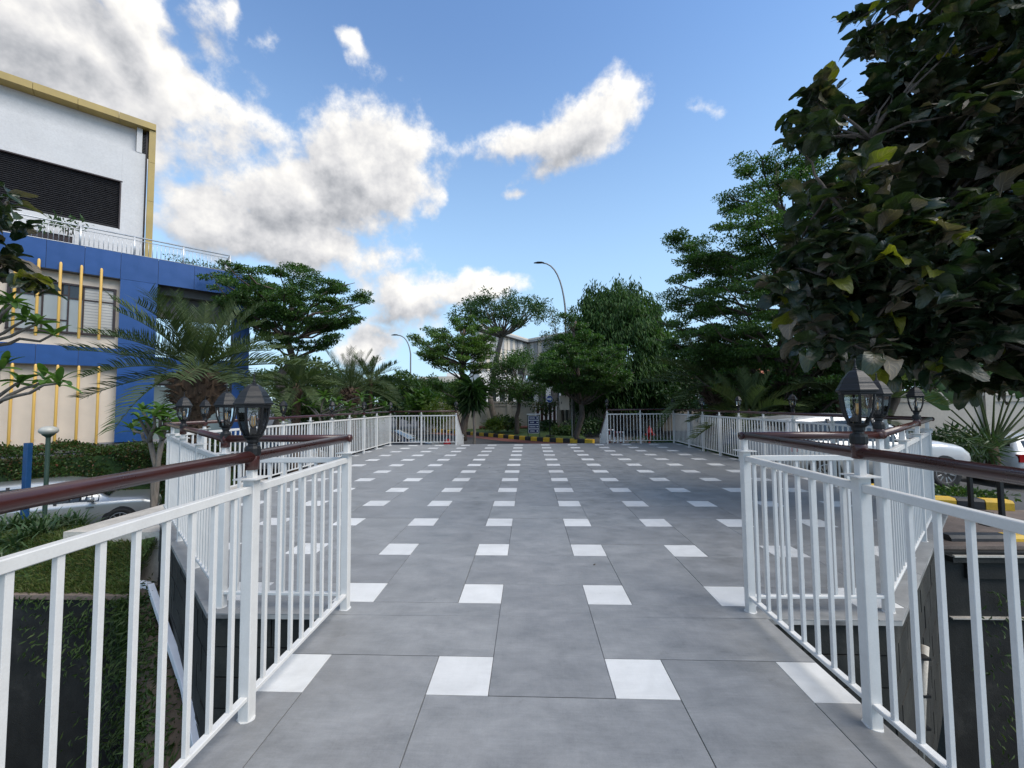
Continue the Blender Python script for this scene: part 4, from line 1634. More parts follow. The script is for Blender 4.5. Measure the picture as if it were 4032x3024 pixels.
def make_car(kind, paintname, label, group='parked cars'):
    S = ST[kind]
    e = empty('car', (0, 0, 0))
    e['_rot'] = 1
    tag(e, label, 'car', group)

    def cp(mb, name, mat, smooth=False, parent=None):
        o = mb.build(name, mat, None, smooth)
        o.parent = parent or e
        return o
    X = np.unique(np.concatenate([[s[0] for s in S], np.linspace(S[0][0], S[-1][0], 34)]))
    rings = []
    for x in X:
        zl, zb, zt, wl, wb, wt = interp_st(S, x)
        mid = zl + (zb - zl) * 0.55
        half = [(wl * 0.75, zl), (wl, zl + 0.07), (wb * 0.995, mid), (wb, zb - 0.10), (wb - 0.02, zb - 0.015), (wb - 0.05, zb), (wt + 0.035, zt - 0.07), (wt, zt - 0.03), (wt * 0.82, zt), (wt * 0.35, zt + 0.015)]
        if zt - zb < 0.2:
            k = zt - zb
            half[6:] = [(wt + 0.05, zb + k * 0.55), (wt, zb + k * 0.8), (wt * 0.75, zt), (wt * 0.35, zt + 0.012)]
        rings.append([(x, y, z) for y, z in half] + [(x, -y, z) for y, z in reversed(half)])
    m = MB()
    m.loft(rings)
    body = cp(m, 'body', paintname, True)
    # side glass
    r0, w1, w2, rr = WIN[kind]
    for s in (-1, 1):
        m = MB()
        xs_ = np.linspace(r0 + 0.12, w1 - 0.22, 14)
        lo, hi = [], []
        for x in xs_:
            zl, zb, zt, wl, wb, wt = interp_st(S, x)
            k0, k1 = 0.08, max(0.10, 0.9)
            f = lambda k: (x, s * ((wb - 0.05) + (wt + 0.035 - wb + 0.05) * k + 0.006), zb + (zt - 0.07 - zb) * k)
            lo.append(f(k0)); hi.append(f(k1))
        m.loft([lo, hi], 0, False, False)
        cp(m, 'side_window', 'car_glass')
        for px in ([0.0, -0.95] if kind != 'sedan' else [-0.1, -0.9]):
            zl, zb, zt, wl, wb, wt = interp_st(S, px)
            m = MB()
            m.bar((px, s * (wb - 0.04), zb), (px - 0.03, s * (wt + 0.043), zt - 0.075), 0.07, 0.02)
            cp(m, 'pillar', 'black_plastic')
    for nm, xa, xb in (('windscreen', w2, w1), ('rear_window', r0, rr)):
        A_, B_ = interp_st(S, xa + (0.02 if nm == 'windscreen' else 0)), interp_st(S, xb)
        m = MB()
        n = 7
        top = [(xa + (0.09 if nm == 'windscreen' else -0.02), A_[5] * 0.9 * (-1 + 2 * i / (n - 1)), A_[2] - 0.045 + 0.02 * (1 - (2 * i / (n - 1) - 1) ** 2)) for i in range(n)]
        bot = [(xb - (0.04 if nm == 'windscreen' else -0.02), (B_[5] + 0.0) * 0.96 * (-1 + 2 * i / (n - 1)), B_[2] + 0.055) for i in range(n)]
        off_ = 0.03 if nm == 'windscreen' else -0.03
        m.loft([[(x + off_, y, z) for x, y, z in top], [(x + off_, y, z) for x, y, z in bot]], 0, False, False)
        cp(m, nm, 'car_glass')
    # wheels
    ra, fa, R = AX[kind]
    for x in (ra, fa):
        for s in (-1, 1):
            wb = interp_st(S, x)[4]
            ar_ = MB()
            ar_.lathe([(R * 1.17, -0.02), (R * 1.17, 0.0), (R * 1.02, 0.004), (0.001, 0.0045)], 28)
            ao = cp(ar_, 'wheel_arch', 'black_plastic')
            ao.location = (x, s * (wb - 0.002), R * 1.03)
            ao.rotation_euler = (rad(-90 * s), 0, 0)
            t = MB()
            t.lathe([(R * 0.66, -0.10), (R * 0.9, -0.105), (R, -0.07), (R, 0.07), (R * 0.92, 0.10), (R * 0.68, 0.095), (R * 0.66, 0.08)], 28)
            wh = cp(t, 'wheel', 'tyre', True)
            wh.location = (x, s * (wb - 0.06), R)
            wh.rotation_euler = (rad(-90 * s), 0, 0)
            rm = MB()
            rm.lathe([(R * 0.69, 0.07), (R * 0.69, 0.092), (R * 0.63, 0.096), (R * 0.6, 0.06), (R * 0.60, -0.03)], 28)
            rm.lathe([(R * 0.14, 0.04), (R * 0.14, 0.075), (R * 0.07, 0.082), (0.001, 0.083)], 12)
            for k in range(10):
                a = 2 * math.pi * (k // 2) / 5 + (0.16 if k % 2 else -0.16)
                b = 2 * math.pi * (k // 2) / 5 + (0.26 if k % 2 else -0.26)
                rm.bar((R * 0.1 * math.cos(a), R * 0.1 * math.sin(a), 0.066), (R * 0.64 * math.cos(b), R * 0.64 * math.sin(b), 0.078), 0.026, 0.02)
            q = cp(rm, 'rim', 'rim_metal', False, wh)
    # lamps, bumper, grille, mirrors
    xf, xr = S[-1][0], S[0][0]
    for s in (-1, 1):
        A_ = interp_st(S, xf - 0.16)
        m = MB()
        m.loft([[(xf - 0.42, s * (A_[4] + 0.02), A_[1] - 0.02), (xf - 0.05, s * (A_[4] * 0.80), A_[1] - 0.08), (xf - 0.035, s * (A_[4] * 0.80), A_[1] - 0.20), (xf - 0.40, s * (A_[4] + 0.03), A_[1] - 0.12)],
                [(xf - 0.36, s * (A_[4] * 0.6), A_[1] + 0.01), (xf - 0.02, s * (A_[4] * 0.52), A_[1] - 0.09), (xf - 0.0, s * (A_[4] * 0.52), A_[1] - 0.19), (xf - 0.36, s * (A_[4] * 0.6), A_[1] - 0.16)]])
        cp(m, 'headlight', 'head_lamp')
        B_ = interp_st(S, xr + 0.14)
        m = MB()
        m.box((xr + 0.20, s * (B_[4] - 0.03), B_[1] - 0.08), (0.26, 0.10, 0.22))
        cp(m, 'tail_light', 'tail_lamp')
        wb = interp_st(S, w1 - 0.3)[4]
        zb = interp_st(S, w1 - 0.3)[1]
        m = MB()
        m.loft([[(w1 - 0.42 + dx, s * (wb + 0.04 + dy), zb + 0.06 + dz) for dx, dz in ((0, 0), (0.1, -0.01), (0.14, 0.06), (0.08, 0.13), (0, 0.14))] for dy in (0.0, 0.12, 0.19)])
        mo = cp(m, 'mirror', paintname, True)
        m = MB()
        m.bar((w1 - 0.36, s * (wb - 0.06), zb + 0.03), (w1 - 0.34, s * (wb + 0.09), zb + 0.06), 0.06, 0.03)
        cp(m, 'mirror_arm', 'black_plastic', False, mo)
    A_ = interp_st(S, xf - 0.06)
    m = MB()
    zc = A_[1] - 0.12
    for k in range(4):
        m.box((xf - 0.03 + 0.012 * (k % 2), 0, zc - 0.07 * k), (0.07, A_[4] * 1.02, 0.03))
    cp(m, 'grille', 'chrome' if kind == 'suv' else 'black_plastic')
    m = MB()
    m.box((xf - 0.06, 0, 0.40), (0.16, A_[4] * 1.55, 0.14))
    cp(m, 'bumper_insert', 'black_plastic')
    m = MB()
    m.box((xf + 0.03, 0, 0.48), (0.012, 0.40, 0.13))
    cp(m, 'number_plate', 'black_cast')
    if kind == 'hatch':
        zt = interp_st(S, -1.7)[2]
        m = MB()
        m.loft([[(-1.55, y, zt + 0.03), (-1.98, y * 0.95, zt - 0.01), (-1.97, y * 0.95, zt - 0.04), (-1.55, y, zt - 0.02)] for y in (-0.58, 0.58)])
        cp(m, 'spoiler', paintname)
    m = MB()
    for s in (-1, 1):
        m.box((-0.25, s * (interp_st(S, -0.25)[4] + 0.012), interp_st(S, -0.25)[1] - 0.14), (0.18, 0.02, 0.025))
        m.box((0.75, s * (interp_st(S, 0.75)[4] + 0.012), interp_st(S, 0.75)[1] - 0.14), (0.18, 0.02, 0.025))
    cp(m, 'door_handles', 'chrome')
    return e


def place(o, x, y, z, ang):
    o.location = (x, y, z)
    o.rotation_euler = (0, 0, rad(ang))


suv = make_car('suv', 'paint_silver', 'silver SUV parked below the concrete path slab by the hedge')
c = at(199, 1072, 12.5)
h_ = rad(38)
place(suv, c.x - 0.80 * math.cos(h_) - 1.0 * math.sin(h_), c.y - 0.80 * math.sin(h_) + 1.0 * math.cos(h_), -2.53, 38)
wsuv = make_car('suv', 'paint_white', 'white SUV parked behind the long railing before the date palm')
c = at(660, 960, 19.5)
place(wsuv, c.x - 1.6, c.y, zg(c.x - 1.6, c.y), 4)
sed = make_car('sedan', 'paint_black', 'black sedan on the road behind the end railing')
c = at(952, 950, 20.3)
place(sed, c.x - 2.35, c.y, zg(c.x - 2.35, c.y), -3)
ha = make_car('hatch', 'paint_white', 'white hatchback with multi spoke wheels nosing out beyond the slanting railing')
place(ha, 7.68, 7.9, -0.46, 1)
hb2 = make_car('hatch', 'paint_white', 'white hatchback seen from its rear with a roof spoiler, by the fan palm')
c = at(2160, 985, 11.8)
place(hb2, c.x + 2.0, c.y + 0.6, -1.15, 3)
bc = make_car('sedan', 'paint_blue', 'dark blue car parked behind the long railing near the palms')
place(bc, 8.6, 11.6, zg(8.6, 11.6), 178)

# motorcycle on the road beside the sedan
mc = empty('motorcycle', (0, 0, 0))
mc['_rot'] = 1
tag(mc, 'black motorcycle with red fairing parked behind the end railing', 'motorcycle')
for x in (-0.62, 0.62):
    t = MB()
    t.lathe([(0.22, -0.04), (0.29, -0.03), (0.3, 0), (0.29, 0.03), (0.22, 0.04)], 20)
    wo_ = t.build('wheel', 'tyre')
    wo_.parent = mc
    wo_.location = (x, 0, 0.3)
    wo_.rotation_euler = (rad(90), 0, 0)
m = MB()
m.loft([[(x, y * w_, z0 + z * h_) for y, z in ((-1, 0), (-0.8, 0.8), (0, 1), (0.8, 0.8), (1, 0), (0, -0.4))] for x, w_, z0, h_ in ((-0.85, 0.05, 0.72, 0.10), (-0.4, 0.13, 0.66, 0.16), (0.0, 0.12, 0.55, 0.14), (0.25, 0.10, 0.45, 0.3), (0.45, 0.10, 0.62, 0.38), (0.62, 0.04, 0.75, 0.2))])
o = m.build('body', 'black_plastic', None, True); o.parent = mc
m = MB()
m.loft([[(x, y * w_, z0 + z * h_) for y, z in ((-1, 0), (-0.8, 0.8), (0, 1), (0.8, 0.8), (1, 0), (0, -0.4))] for x, w_, z0, h_ in ((0.28, 0.13, 0.5, 0.4), (0.45, 0.15, 0.62, 0.42), (0.6, 0.06, 0.78, 0.25))])
o = m.build('fairing', 'hydrant_red', None, True); o.parent = mc
m = MB()
m.tube([(0.36, -0.33, 1.05), (0.42, 0, 1.0), (0.36, 0.33, 1.05)], 0.016, 6)
for s in (-1, 1): m.tube([(0.4, s * 0.25, 1.04), (0.42, s * 0.3, 1.25)], 0.008, 5); m.box((0.41, s * 0.31, 1.28), (0.03, 0.13, 0.08))
o = m.build('handlebar', 'chrome'); o.parent = mc
m = MB()
m.tube([(0.62, 0.06, 0.3), (0.44, 0.06, 0.95)], 0.025, 6)
m.tube([(0.62, -0.06, 0.3), (0.44, -0.06, 0.95)], 0.025, 6)
o = m.build('fork', 'chrome'); o.parent = mc
c = at(945, 955, 19)
place(mc, c.x, c.y, zg(c.x, c.y), 10)
# ================================================================== VEGETATION
leaf_mat('leaf_terminalia', [(0.030, 0.070, 0.020), (0.050, 0.112, 0.026), (0.085, 0.16, 0.036)], 0.34)
leaf_mat('leaf_terminalia_light', [(0.045, 0.095, 0.020), (0.075, 0.15, 0.030), (0.13, 0.20, 0.045)], 0.35)
leaf_mat('leaf_dark', [(0.02, 0.048, 0.016), (0.032, 0.075, 0.022), (0.046, 0.1, 0.029)], 0.22)
leaf_mat('leaf_droop', [(0.024, 0.062, 0.019), (0.042, 0.098, 0.028), (0.080, 0.145, 0.040)], 0.28, 0.6, spec=0.2)
leaf_mat('leaf_feather', [(0.030, 0.070, 0.022), (0.045, 0.095, 0.028)], 0.3)
leaf_mat('leaf_bush', [(0.028, 0.065, 0.018), (0.05, 0.10, 0.025), (0.085, 0.13, 0.035)], 0.3)
leaf_mat('leaf_hedge', [(0.022, 0.05, 0.014), (0.035, 0.08, 0.018), (0.06, 0.11, 0.025), (0.05, 0.075, 0.02), (0.12, 0.045, 0.025)], 0.25)
leaf_mat('leaf_palm', [(0.046, 0.072, 0.030), (0.062, 0.092, 0.038), (0.09, 0.118, 0.05)], 0.2, 0.6, spec=0.25)
leaf_mat('leaf_palm_yellow', [(0.06, 0.085, 0.028), (0.085, 0.105, 0.034), (0.045, 0.075, 0.028)], 0.25, 0.6, spec=0.25)
leaf_mat('leaf_plumeria', [(0.045, 0.10, 0.022), (0.075, 0.15, 0.032), (0.11, 0.19, 0.045)], 0.35, 0.4)
leaf_mat('leaf_big', [(0.016, 0.032, 0.017), (0.016, 0.030, 0.016), (0.024, 0.040, 0.020), (0.034, 0.050, 0.025), (0.028, 0.045, 0.024), (0.045, 0.065, 0.022)], 0.26, 0.34, spec=0.55, veins=True)
leaf_mat('leaf_big_yellow', [(0.17, 0.165, 0.022), (0.11, 0.13, 0.02)], 0.42, 0.42, veins=True)
leaf_mat('leaf_big_dry', [(0.11, 0.09, 0.07), (0.17, 0.145, 0.115)], 0.15, 0.6, veins=True)
leaf_mat('leaf_strap', [(0.025, 0.055, 0.022), (0.045, 0.085, 0.032), (0.07, 0.11, 0.045)], 0.2, 0.35)
leaf_mat('leaf_lime', [(0.13, 0.19, 0.03), (0.19, 0.24, 0.05), (0.09, 0.15, 0.03)], 0.35)
leaf_mat('grass_blade', [(0.05, 0.085, 0.02), (0.085, 0.135, 0.032), (0.14, 0.165, 0.05), (0.13, 0.12, 0.05)], 0.3, 0.6)
leaf_mat('fern', [(0.025, 0.05, 0.014), (0.045, 0.085, 0.02), (0.07, 0.11, 0.03)], 0.3, 0.6)


def bark(name, a, b):
    m, t, bs = new_mat(name)
    p = t.new('ShaderNodeTexCoord').outputs['Object']
    n = t.noise(t.mapping(p, scale=(5, 5, 1.2)), 3.0, 6.0, 0.65).outputs['Fac']
    t.put(bs.inputs['Base Color'], t.ramp(n, [(0.3, a), (0.7, b)]))
    bs.inputs['Roughness'].default_value = 0.9
    bn = t.new('ShaderNodeBump')
    bn.inputs['Strength'].default_value = 0.7
    bn.inputs['Distance'].default_value = 0.03
    t.put(bn.inputs['Height'], n)
    t.put(bs.inputs['Normal'], bn.outputs[0])


bark('bark', (0.045, 0.035, 0.028), (0.13, 0.105, 0.085))
bark('bark_grey', (0.10, 0.085, 0.07), (0.22, 0.19, 0.16))
bark('palm_boot', (0.03, 0.018, 0.012), (0.12, 0.075, 0.045))


def unit(a):
    return a / np.maximum(1e-9, np.linalg.norm(a, axis=-1, keepdims=True))


def leaves(name, pos, dirv_, nrm, L, W, mat, parent=None, fold=0.18, droop=0.0, kind=None, loc=None):
    """one mesh of many small leaves, each a folded diamond of its own"""
    n = len(pos)
    d = unit(dirv_)
    s = unit(np.cross(d, nrm))
    u = np.cross(s, d)
    L = np.broadcast_to(np.asarray(L, float), (n,))[:, None]
    W = np.broadcast_to(np.asarray(W, float), (n,))[:, None]
    v = np.empty((n, 4, 3))
    v[:, 0] = pos
    v[:, 1] = pos + d * L * 0.5 + s * W * 0.5 + u * W * fold
    v[:, 2] = pos + d * L - u * L * droop
    v[:, 3] = pos + d * L * 0.5 - s * W * 0.5 + u * W * fold
    me = bpy.data.meshes.new(name)
    me.vertices.add(4 * n)
    me.vertices.foreach_set('co', v.reshape(-1).astype(np.float32))
    base = np.arange(n)[:, None] * 4
    tri = np.concatenate([base + np.array([0, 1, 2]), base + np.array([0, 2, 3])], 1).reshape(-1)
    me.loops.add(6 * n)
    me.loops.foreach_set('vertex_index', tri.astype(np.int32))
    me.polygons.add(2 * n)
    me.polygons.foreach_set('loop_start', (np.arange(2 * n) * 3).astype(np.int32))
    me.polygons.foreach_set('loop_total', np.full(2 * n, 3, np.int32))
    me.materials.append(MATS[mat])
    me.update(calc_edges=True)
    o = link(name, me, parent)
    if kind: o['kind'] = kind
    return o


def rnd(n): return RNG.normal(size=(n, 3))


def clump_leaves(clumps, dens=1.0, up=0.6, out=0.8):
    """clumps: (centre, (rx, ry, rz), count) -> positions, directions, normals"""
    P, Dd, N = [], [], []
    for c, r, k in clumps:
        k = max(4, int(k * dens))
        q = unit(rnd(k)) * (RNG.random((k, 1)) ** 0.45)
        p = np.array(c) + q * np.array(r)
        P.append(p)
        Dd.append(unit(q * out + rnd(k) * 0.55 + np.array([0, 0, -0.05])))
        N.append(unit(rnd(k) * 0.6 + np.array([0, 0, up])))
    return np.concatenate(P), np.concatenate(Dd), np.concatenate(N)


def limb(mb, p, q, r0, r1, sag=0.0, n=6, wob=0.06, sides=7):
    p, q = Vector(p), Vector(q)
    L = (q - p).length
    pts, rr = [], []
    off = Vector((0, 0, 0))
    for i in range(n + 1):
        t = i / n
        w_ = Vector(RNG.normal(size=3)) * wob * L * (0 if i in (0, n) else 1) * 0.5
        pts.append(p.lerp(q, t) + Vector((0, 0, sag * math.sin(math.pi * t))) + w_)
        rr.append(r0 + (r1 - r0) * t)
    mb.tube(pts, rr, sides)
    return pts


def tree_root(name, label, x, y, z, group=None, cat='tree'):
    e = empty(name, (x, y, z))
    return tag(e, label, cat, group)


def terminalia(label, base, trunk_top, tiers, leaf, mat, seed, r0=0.16, dens=1.0, lean=(0, 0), thick=0.10, group='layered terminalia trees', clr=0.3):
    """flat layered tree: tiers = (z, radius, branches, dx, dy)"""
    global RNG
    RNG = np.random.default_rng(seed)
    x, y, z = base
    e = tree_root('terminalia_tree', label, x, y, z, group)
    tb = MB()
    top = Vector(trunk_top)
    pts = limb(tb, (x, y, z - 0.15), top, r0 * 1.15, r0 * 0.35, 0, 9, 0.035, 9)
    clumps = []
    for (tz, R_, nb, dx, dy) in tiers:
        f = min(0.97, max(0.05, (tz - 0.25 - 0.22 * R_ - z) / (top.z - z)))
        org = pts[int(f * 9)]
        a0 = RNG.random() * 6.28
        for k in range(nb):
            a = a0 + 2 * math.pi * k / nb + RNG.normal() * 0.2
            rr = R_ * RNG.uniform(0.62, 1.12)
            tip = Vector((top.x + dx + rr * math.cos(a), top.y + dy + rr * math.sin(a), tz + RNG.normal() * 0.16))
            limb(tb, org, tip, r0 * 0.30 * (0.5 + 0.5 * rr / 3), 0.012, -0.04, 6, 0.04, 6)
            for j in range(3 + int(rr * 2.2)):
                t = RNG.uniform(0.38, 1.0) ** 0.8
                if t * rr < clr: continue
                aa = a + RNG.normal() * 0.32 * (1.1 - 0.3 * t)
                c = Vector((org.x + (top.x + dx - org.x) * t + rr * t * math.cos(aa), org.y + (top.y + dy - org.y) * t + rr * t * math.sin(aa), org.z + (tip.z - org.z) * t ** 1.1 + 0.05 + 0.05 * RNG.normal()))
                w = RNG.uniform(0.22, 0.46) * (0.75 + 0.12 * R_)
                clumps.append(((c.x, c.y, c.z), (w, w, thick * RNG.uniform(0.55, 1.2)), 70 + 420 * w * w))
    tb.build('trunk', 'bark', e, True)
    P, Dd, N = clump_leaves(clumps, dens, up=1.0)
    n = len(P)
    leaves('crown', P, Dd, N, RNG.uniform(0.7, 1.3, n) * leaf, RNG.uniform(0.7, 1.2, n) * leaf * 0.55, mat, e)
    return e


def bushy(name, label, base, centre, radii, nclump, leaf, mat, seed, trunk_r=0.12, per=90, group=None, cat='tree', cl=0.36, bk='bark', dens=1.0, low=-1.0, lw=0.5):
    """rounded tree: uneven clumps over an ellipsoid, with limbs"""
    global RNG
    RNG = np.random.default_rng(seed)
    e = tree_root(name, label, base[0], base[1], base[2], group, cat)
    tb = MB()
    c0 = Vector(centre)
    fork = Vector(base).lerp(c0, 0.62)
    limb(tb, (base[0], base[1], base[2] - 0.15), fork, trunk_r * 1.1, trunk_r * 0.7, 0, 6, 0.03, 9)
    clumps = []
    for k in range(nclump):
        q = unit(rnd(1))[0]
        if q[2] < low: q[2] = -q[2]
        rad_ = RNG.uniform(0.45, 1.0) ** 0.6 * RNG.uniform(0.82, 1.08)
        c = np.array(centre) + q * np.array(radii) * rad_
        w = cl * np.mean(radii) * RNG.uniform(0.6, 1.15)
        clumps.append((c, (w, w, w * 0.62), per * RNG.uniform(0.7, 1.3)))
        if k % 3 == 0: limb(tb, fork, Vector(c), trunk_r * 0.42, 0.012, 0.05, 5, 0.05, 6)
    tb.build('trunk', bk, e, True)
    P, Dd, N = clump_leaves(clumps, dens)
    n = len(P)
    leaves('crown', P, Dd, N, RNG.uniform(0.7, 1.3, n) * leaf, RNG.uniform(0.7, 1.2, n) * leaf * lw, mat, e)
    return e


def gpos(px, depth, py=874):
    p = at(px, py, depth)
    return p.x, p.y


def tr_z(py, depth): return at(1106, py, depth).z


# --- layered trees
x, y = gpos(606, 20); cx, cy = gpos(640, 20)
terminalia('spreading layered tree at the corner of the blue building', (x, y, -1.4), (cx - 0.3, cy, 7.5),
           [(4.8, 2.2, 5, 0.9, 0), (5.6, 3.2, 8, 0.7, 0), (6.35, 3.9, 10, 0.7, 0), (7.1, 3.4, 9, 0.2, 0), (7.8, 2.6, 8, -0.3, 0)], 0.11, 'leaf_terminalia', 21, 0.26, 1.4, thick=0.085)
x, y = gpos(1000, 24)
terminalia('bright green layered tree at the road bend by the spiky leaved tree', (x, y, -0.6), (x + 0.1, y, 5.9),
           [(6.2, 1.3, 5, 0.2, 0), (5.7, 2.3, 7, -0.1, 0), (5.2, 2.9, 7, -0.8, 0), (4.6, 2.3, 6, -0.3, 0), (4.1, 2.2, 6, -0.2, 0), (2.7, 1.4, 5, -0.3, 0), (2.1, 1.3, 5, -0.3, 0), (1.5, 1.0, 4, 0.0, 0)], 0.12, 'leaf_terminalia_light', 22, 0.22, 1.0, thick=0.09)
x, y = gpos(1255, 20.7)
terminalia('dark layered tree on the front lawn beside the utility box', (x, y, -0.6), (x - 0.2, y, 5.6),
           [(5.6, .6, 4, -0.3, 0), (5.0, 1.1, 5, -0.3, 0), (4.4, 1.7, 6, -0.1, 0), (3.8, 2.3, 8, 0.1, 0), (3.3, 2.7, 10, 0.1, 0), (2.9, 2.6, 10, 0.3, 0), (2.5, 1.6, 8, 0.6, 0)], 0.12, 'leaf_terminalia', 23, 0.15, 1.3)
x, y = gpos(1700, 13)
terminalia('tall layered tree towering behind the big leaved tree', (x, y, -0.5), (x, y, 9.2),
           [(9.2, 1.5, 6, -0.1, 0), (8.1, 2.2, 8, -0.1, 0), (6.9, 3.4, 14, 0.0, 0), (6.1, 3.3, 11, 0.0, 0), (5.2, 3.7, 11, -0.3, 0), (4.4, 3.5, 12, -0.3, 0), (3.7, 3.4, 12, -0.2, 0), (3.0, 3.0, 11, -0.2, 0), (2.4, 2.4, 9, -0.2, 0)], 0.085, 'leaf_terminalia', 24, 0.2, 1.7, thick=0.075)
x, y = gpos(1920, 15)
terminalia('layered tree behind the beige wall side, half hidden by the big leaves', (x, y, -0.5), (x, y, 7.4),
           [(7.6, 1.5, 6, 0, 0), (6.8, 2.3, 7, 0, 0), (5.9, 2.9, 8, 0, 0), (5.0, 3.0, 8, 0, 0), (4.1, 2.8, 8, 0, 0), (3.2, 2.6, 7, 0, 0), (2.5, 2.2, 6, 0, 0)], 0.12, 'leaf_terminalia', 25, 0.18, 1.1)

# --- open crowned flame tree
RNG = np.random.default_rng(31)
x, y = gpos(1072, 30)
e = tree_root('flame_tree', 'open crowned tree with forked limbs before the striped building', x, y, -0.5)
tb = MB()
fk = at(1083, 728, 30)
p1 = limb(tb, (x, y, -0.7), at(1058, 855, 30), 0.26, 0.2, 0, 5, 0.02, 9)
p1 = limb(tb, at(1058, 855, 30), fk, 0.2, 0.17, 0, 5, 0.02, 9)
cl_ = []
for tx, ty in ((1010, 668), (1035, 655), (1060, 650), (1085, 655), (1110, 660), (1140, 672), (1165, 668), (1045, 690), (1120, 690), (995, 690), (1080, 680), (1150, 660), (1025, 680), (1100, 645)):
    for dd in (28.6, 30, 31.4):
        t = at(tx + RNG.normal() * 5, ty + RNG.normal() * 5, dd)
        mid = fk.lerp(t, 0.55) + Vector((0, 0, -0.25))
        limb(tb, fk, mid, 0.09, 0.045, 0, 4, 0.05, 6)
        limb(tb, mid, t, 0.045, 0.012, 0, 4, 0.05, 6)
        for j in range(4):
            c = t + Vector(RNG.normal(size=3)) * 0.34
            cl_.append(((c.x, c.y, c.z), (0.55, 0.55, 0.13), 46))
tb.build('trunk', 'bark_grey', e, True)
P, Dd, N = clump_leaves(cl_, 1.0, 1.0)
leaves('crown', P, Dd, N, RNG.uniform(0.16, 0.3, len(P)), 0.08, 'leaf_feather', e)

# --- dense drooping mast tree
RNG = np.random.default_rng(33)
x, y = gpos(1335, 27)
e = tree_root('mast_tree', 'dense dome of long drooping leaves beside the tall street light', x, y, -0.5)
tb = MB()
limb(tb, (x, y, -0.7), (x, y, 7.6), 0.3, 0.08, 0, 8, 0.01, 9)
cz, rz, rx = 3.7, 5.6, 3.45
Pl, Dl, Nl = [], [], []
for k in range(1500):
    q = unit(rnd(1))[0]
    if q[2] < -0.8: q[2] = -q[2] * 0.6
    f = RNG.uniform(0.68, 1.02) * (1 + 0.07 * math.sin(5 * math.atan2(q[1], q[0]) + 4 * q[2]))
    if q[1] > 0.5 and RNG.random() < 0.6: continue
    c = np.array([x, y, cz]) + q * np.array([rx, rx, rz if q[2] > 0 else 3.4]) * f
    if k % 6 == 0: limb(tb, (x, y, max(0.5, min(7.2, c[2] - 0.4))), Vector(c), 0.05, 0.01, 0.1, 4, 0.03, 5)
    n_ = 34
    a = RNG.random(n_) * 6.28
    hz = np.stack([np.cos(a), np.sin(a), np.zeros(n_)], 1)
    outw = np.array([q[0], q[1], 0.0])
    Pl.append(c + rnd(n_) * np.array([0.16, 0.16, 0.22]) - np.array([0, 0, 0.0]))
    Dl.append(unit(hz * 0.55 + outw * 0.35 + np.array([0, 0, -1.0]) * RNG.uniform(0.5, 1.4, (n_, 1))))
    Nl.append(unit(hz + outw + np.array([0, 0, 0.6])))
tb.build('trunk', 'bark', e, True)
P, Dd, N = map(np.concatenate, (Pl, Dl, Nl))
leaves('crown', P, Dd, N, RNG.uniform(0.24, 0.44, len(P)), RNG.uniform(0.07, 0.10, len(P)), 'leaf_droop', e, 0.25, 0.12)

# --- rounded trees
x, y = gpos(1115, 25.5)
bushy('round_tree', 'low round headed tree with a short forked trunk on the front lawn', (x, y, -0.5), (at(1122, 812, 25.5).x, y, at(1122, 812, 25.5).z), (2.2, 1.8, 1.75), 100, 0.13, 'leaf_terminalia', 41, 0.15, 130, bk='bark')
x, y = gpos(1215, 28)
bushy('airy_tree', 'loose airy tree in front of the tall street light pole', (x, y, -0.5), (x, y, at(0, 735, 28).z), (1.5, 1.4, 2.3), 46, 0.15, 'leaf_bush', 42, 0.09, 60, cl=0.26)
BG = [  # px, depth, top py, half width m, mat, label
    (660, 27, 770, 2.0, 'leaf_bush', 'leafy tree between the building corner and the slim palm'),
    (800, 27, 815, 1.9, 'leaf_dark', 'low dark tree just past the slim palm'),
    (860, 33, 800, 2.3, 'leaf_bush', 'pale leafy tree touching the slim street light'),
    (905, 36, 812, 2.2, 'leaf_bush', 'leafy tree between the slim street light and the low building'),
    (930, 60, 818, 3.5, 'leaf_dark', 'dark round tree far behind the low building roof'),
    (720, 40, 805, 3.5, 'leaf_dark', 'dark tree far behind the slim palm'),
    (560, 40, 800, 4.0, 'leaf_dark', 'dark tree seen past the blue building porch'),
    (1440, 33, 690, 3.0, 'leaf_bush', 'leafy tree behind the drooping dome on the house side'),
    (1530, 24, 740, 2.8, 'leaf_dark', 'dark tree behind the stout palm'),
    (1620, 26, 730, 2.8, 'leaf_bush', 'leafy tree before the orange tiled roof'),
    (1780, 27, 745, 3.2, 'leaf_dark', 'dark tree beside the orange roofed house'),
    (1900, 22, 740, 2.8, 'leaf_bush', 'leafy tree over the shaded beige wall, house side'),
    (2060, 21, 700, 3.2, 'leaf_dark', 'dark tree over the shaded beige wall, behind the fan palm'),
    (2200, 22, 610, 3.2, 'leaf_bush', 'tall leafy tree over the shaded beige wall, beyond the fan palm'),
    (1000, 62, 815, 4.0, 'leaf_dark', 'dark tree standing behind the striped building corner'),
    (1425, 29, 800, 2.2, 'leaf_dark', 'low dark tree between the drooping dome and the stout palm'),
    (1490, 27, 790, 2.4, 'leaf_bush', 'low leafy tree before the beige wall beside the stout palm'),
    (250, 45, 800, 4.5, 'leaf_dark', 'dark tree seen through the building porch'),
]
for i, (px, dp_, ty, hw, mt, lab) in enumerate(BG):
    x, y = gpos(px, dp_)
    zt = at(px, ty, dp_).z
    zb = zg(x, y)
    h = zt - zb
    rz_ = max(1.0, h * 0.40)
    lf_ = 0.15 + 0.0035 * dp_
    bushy('leafy_tree', lab, (x, y, zb), (x, y, zt - rz_), (hw, hw, rz_), 55, lf_, mt, 60 + i, 0.14, 80, 'trees beyond the deck', cl=0.32)

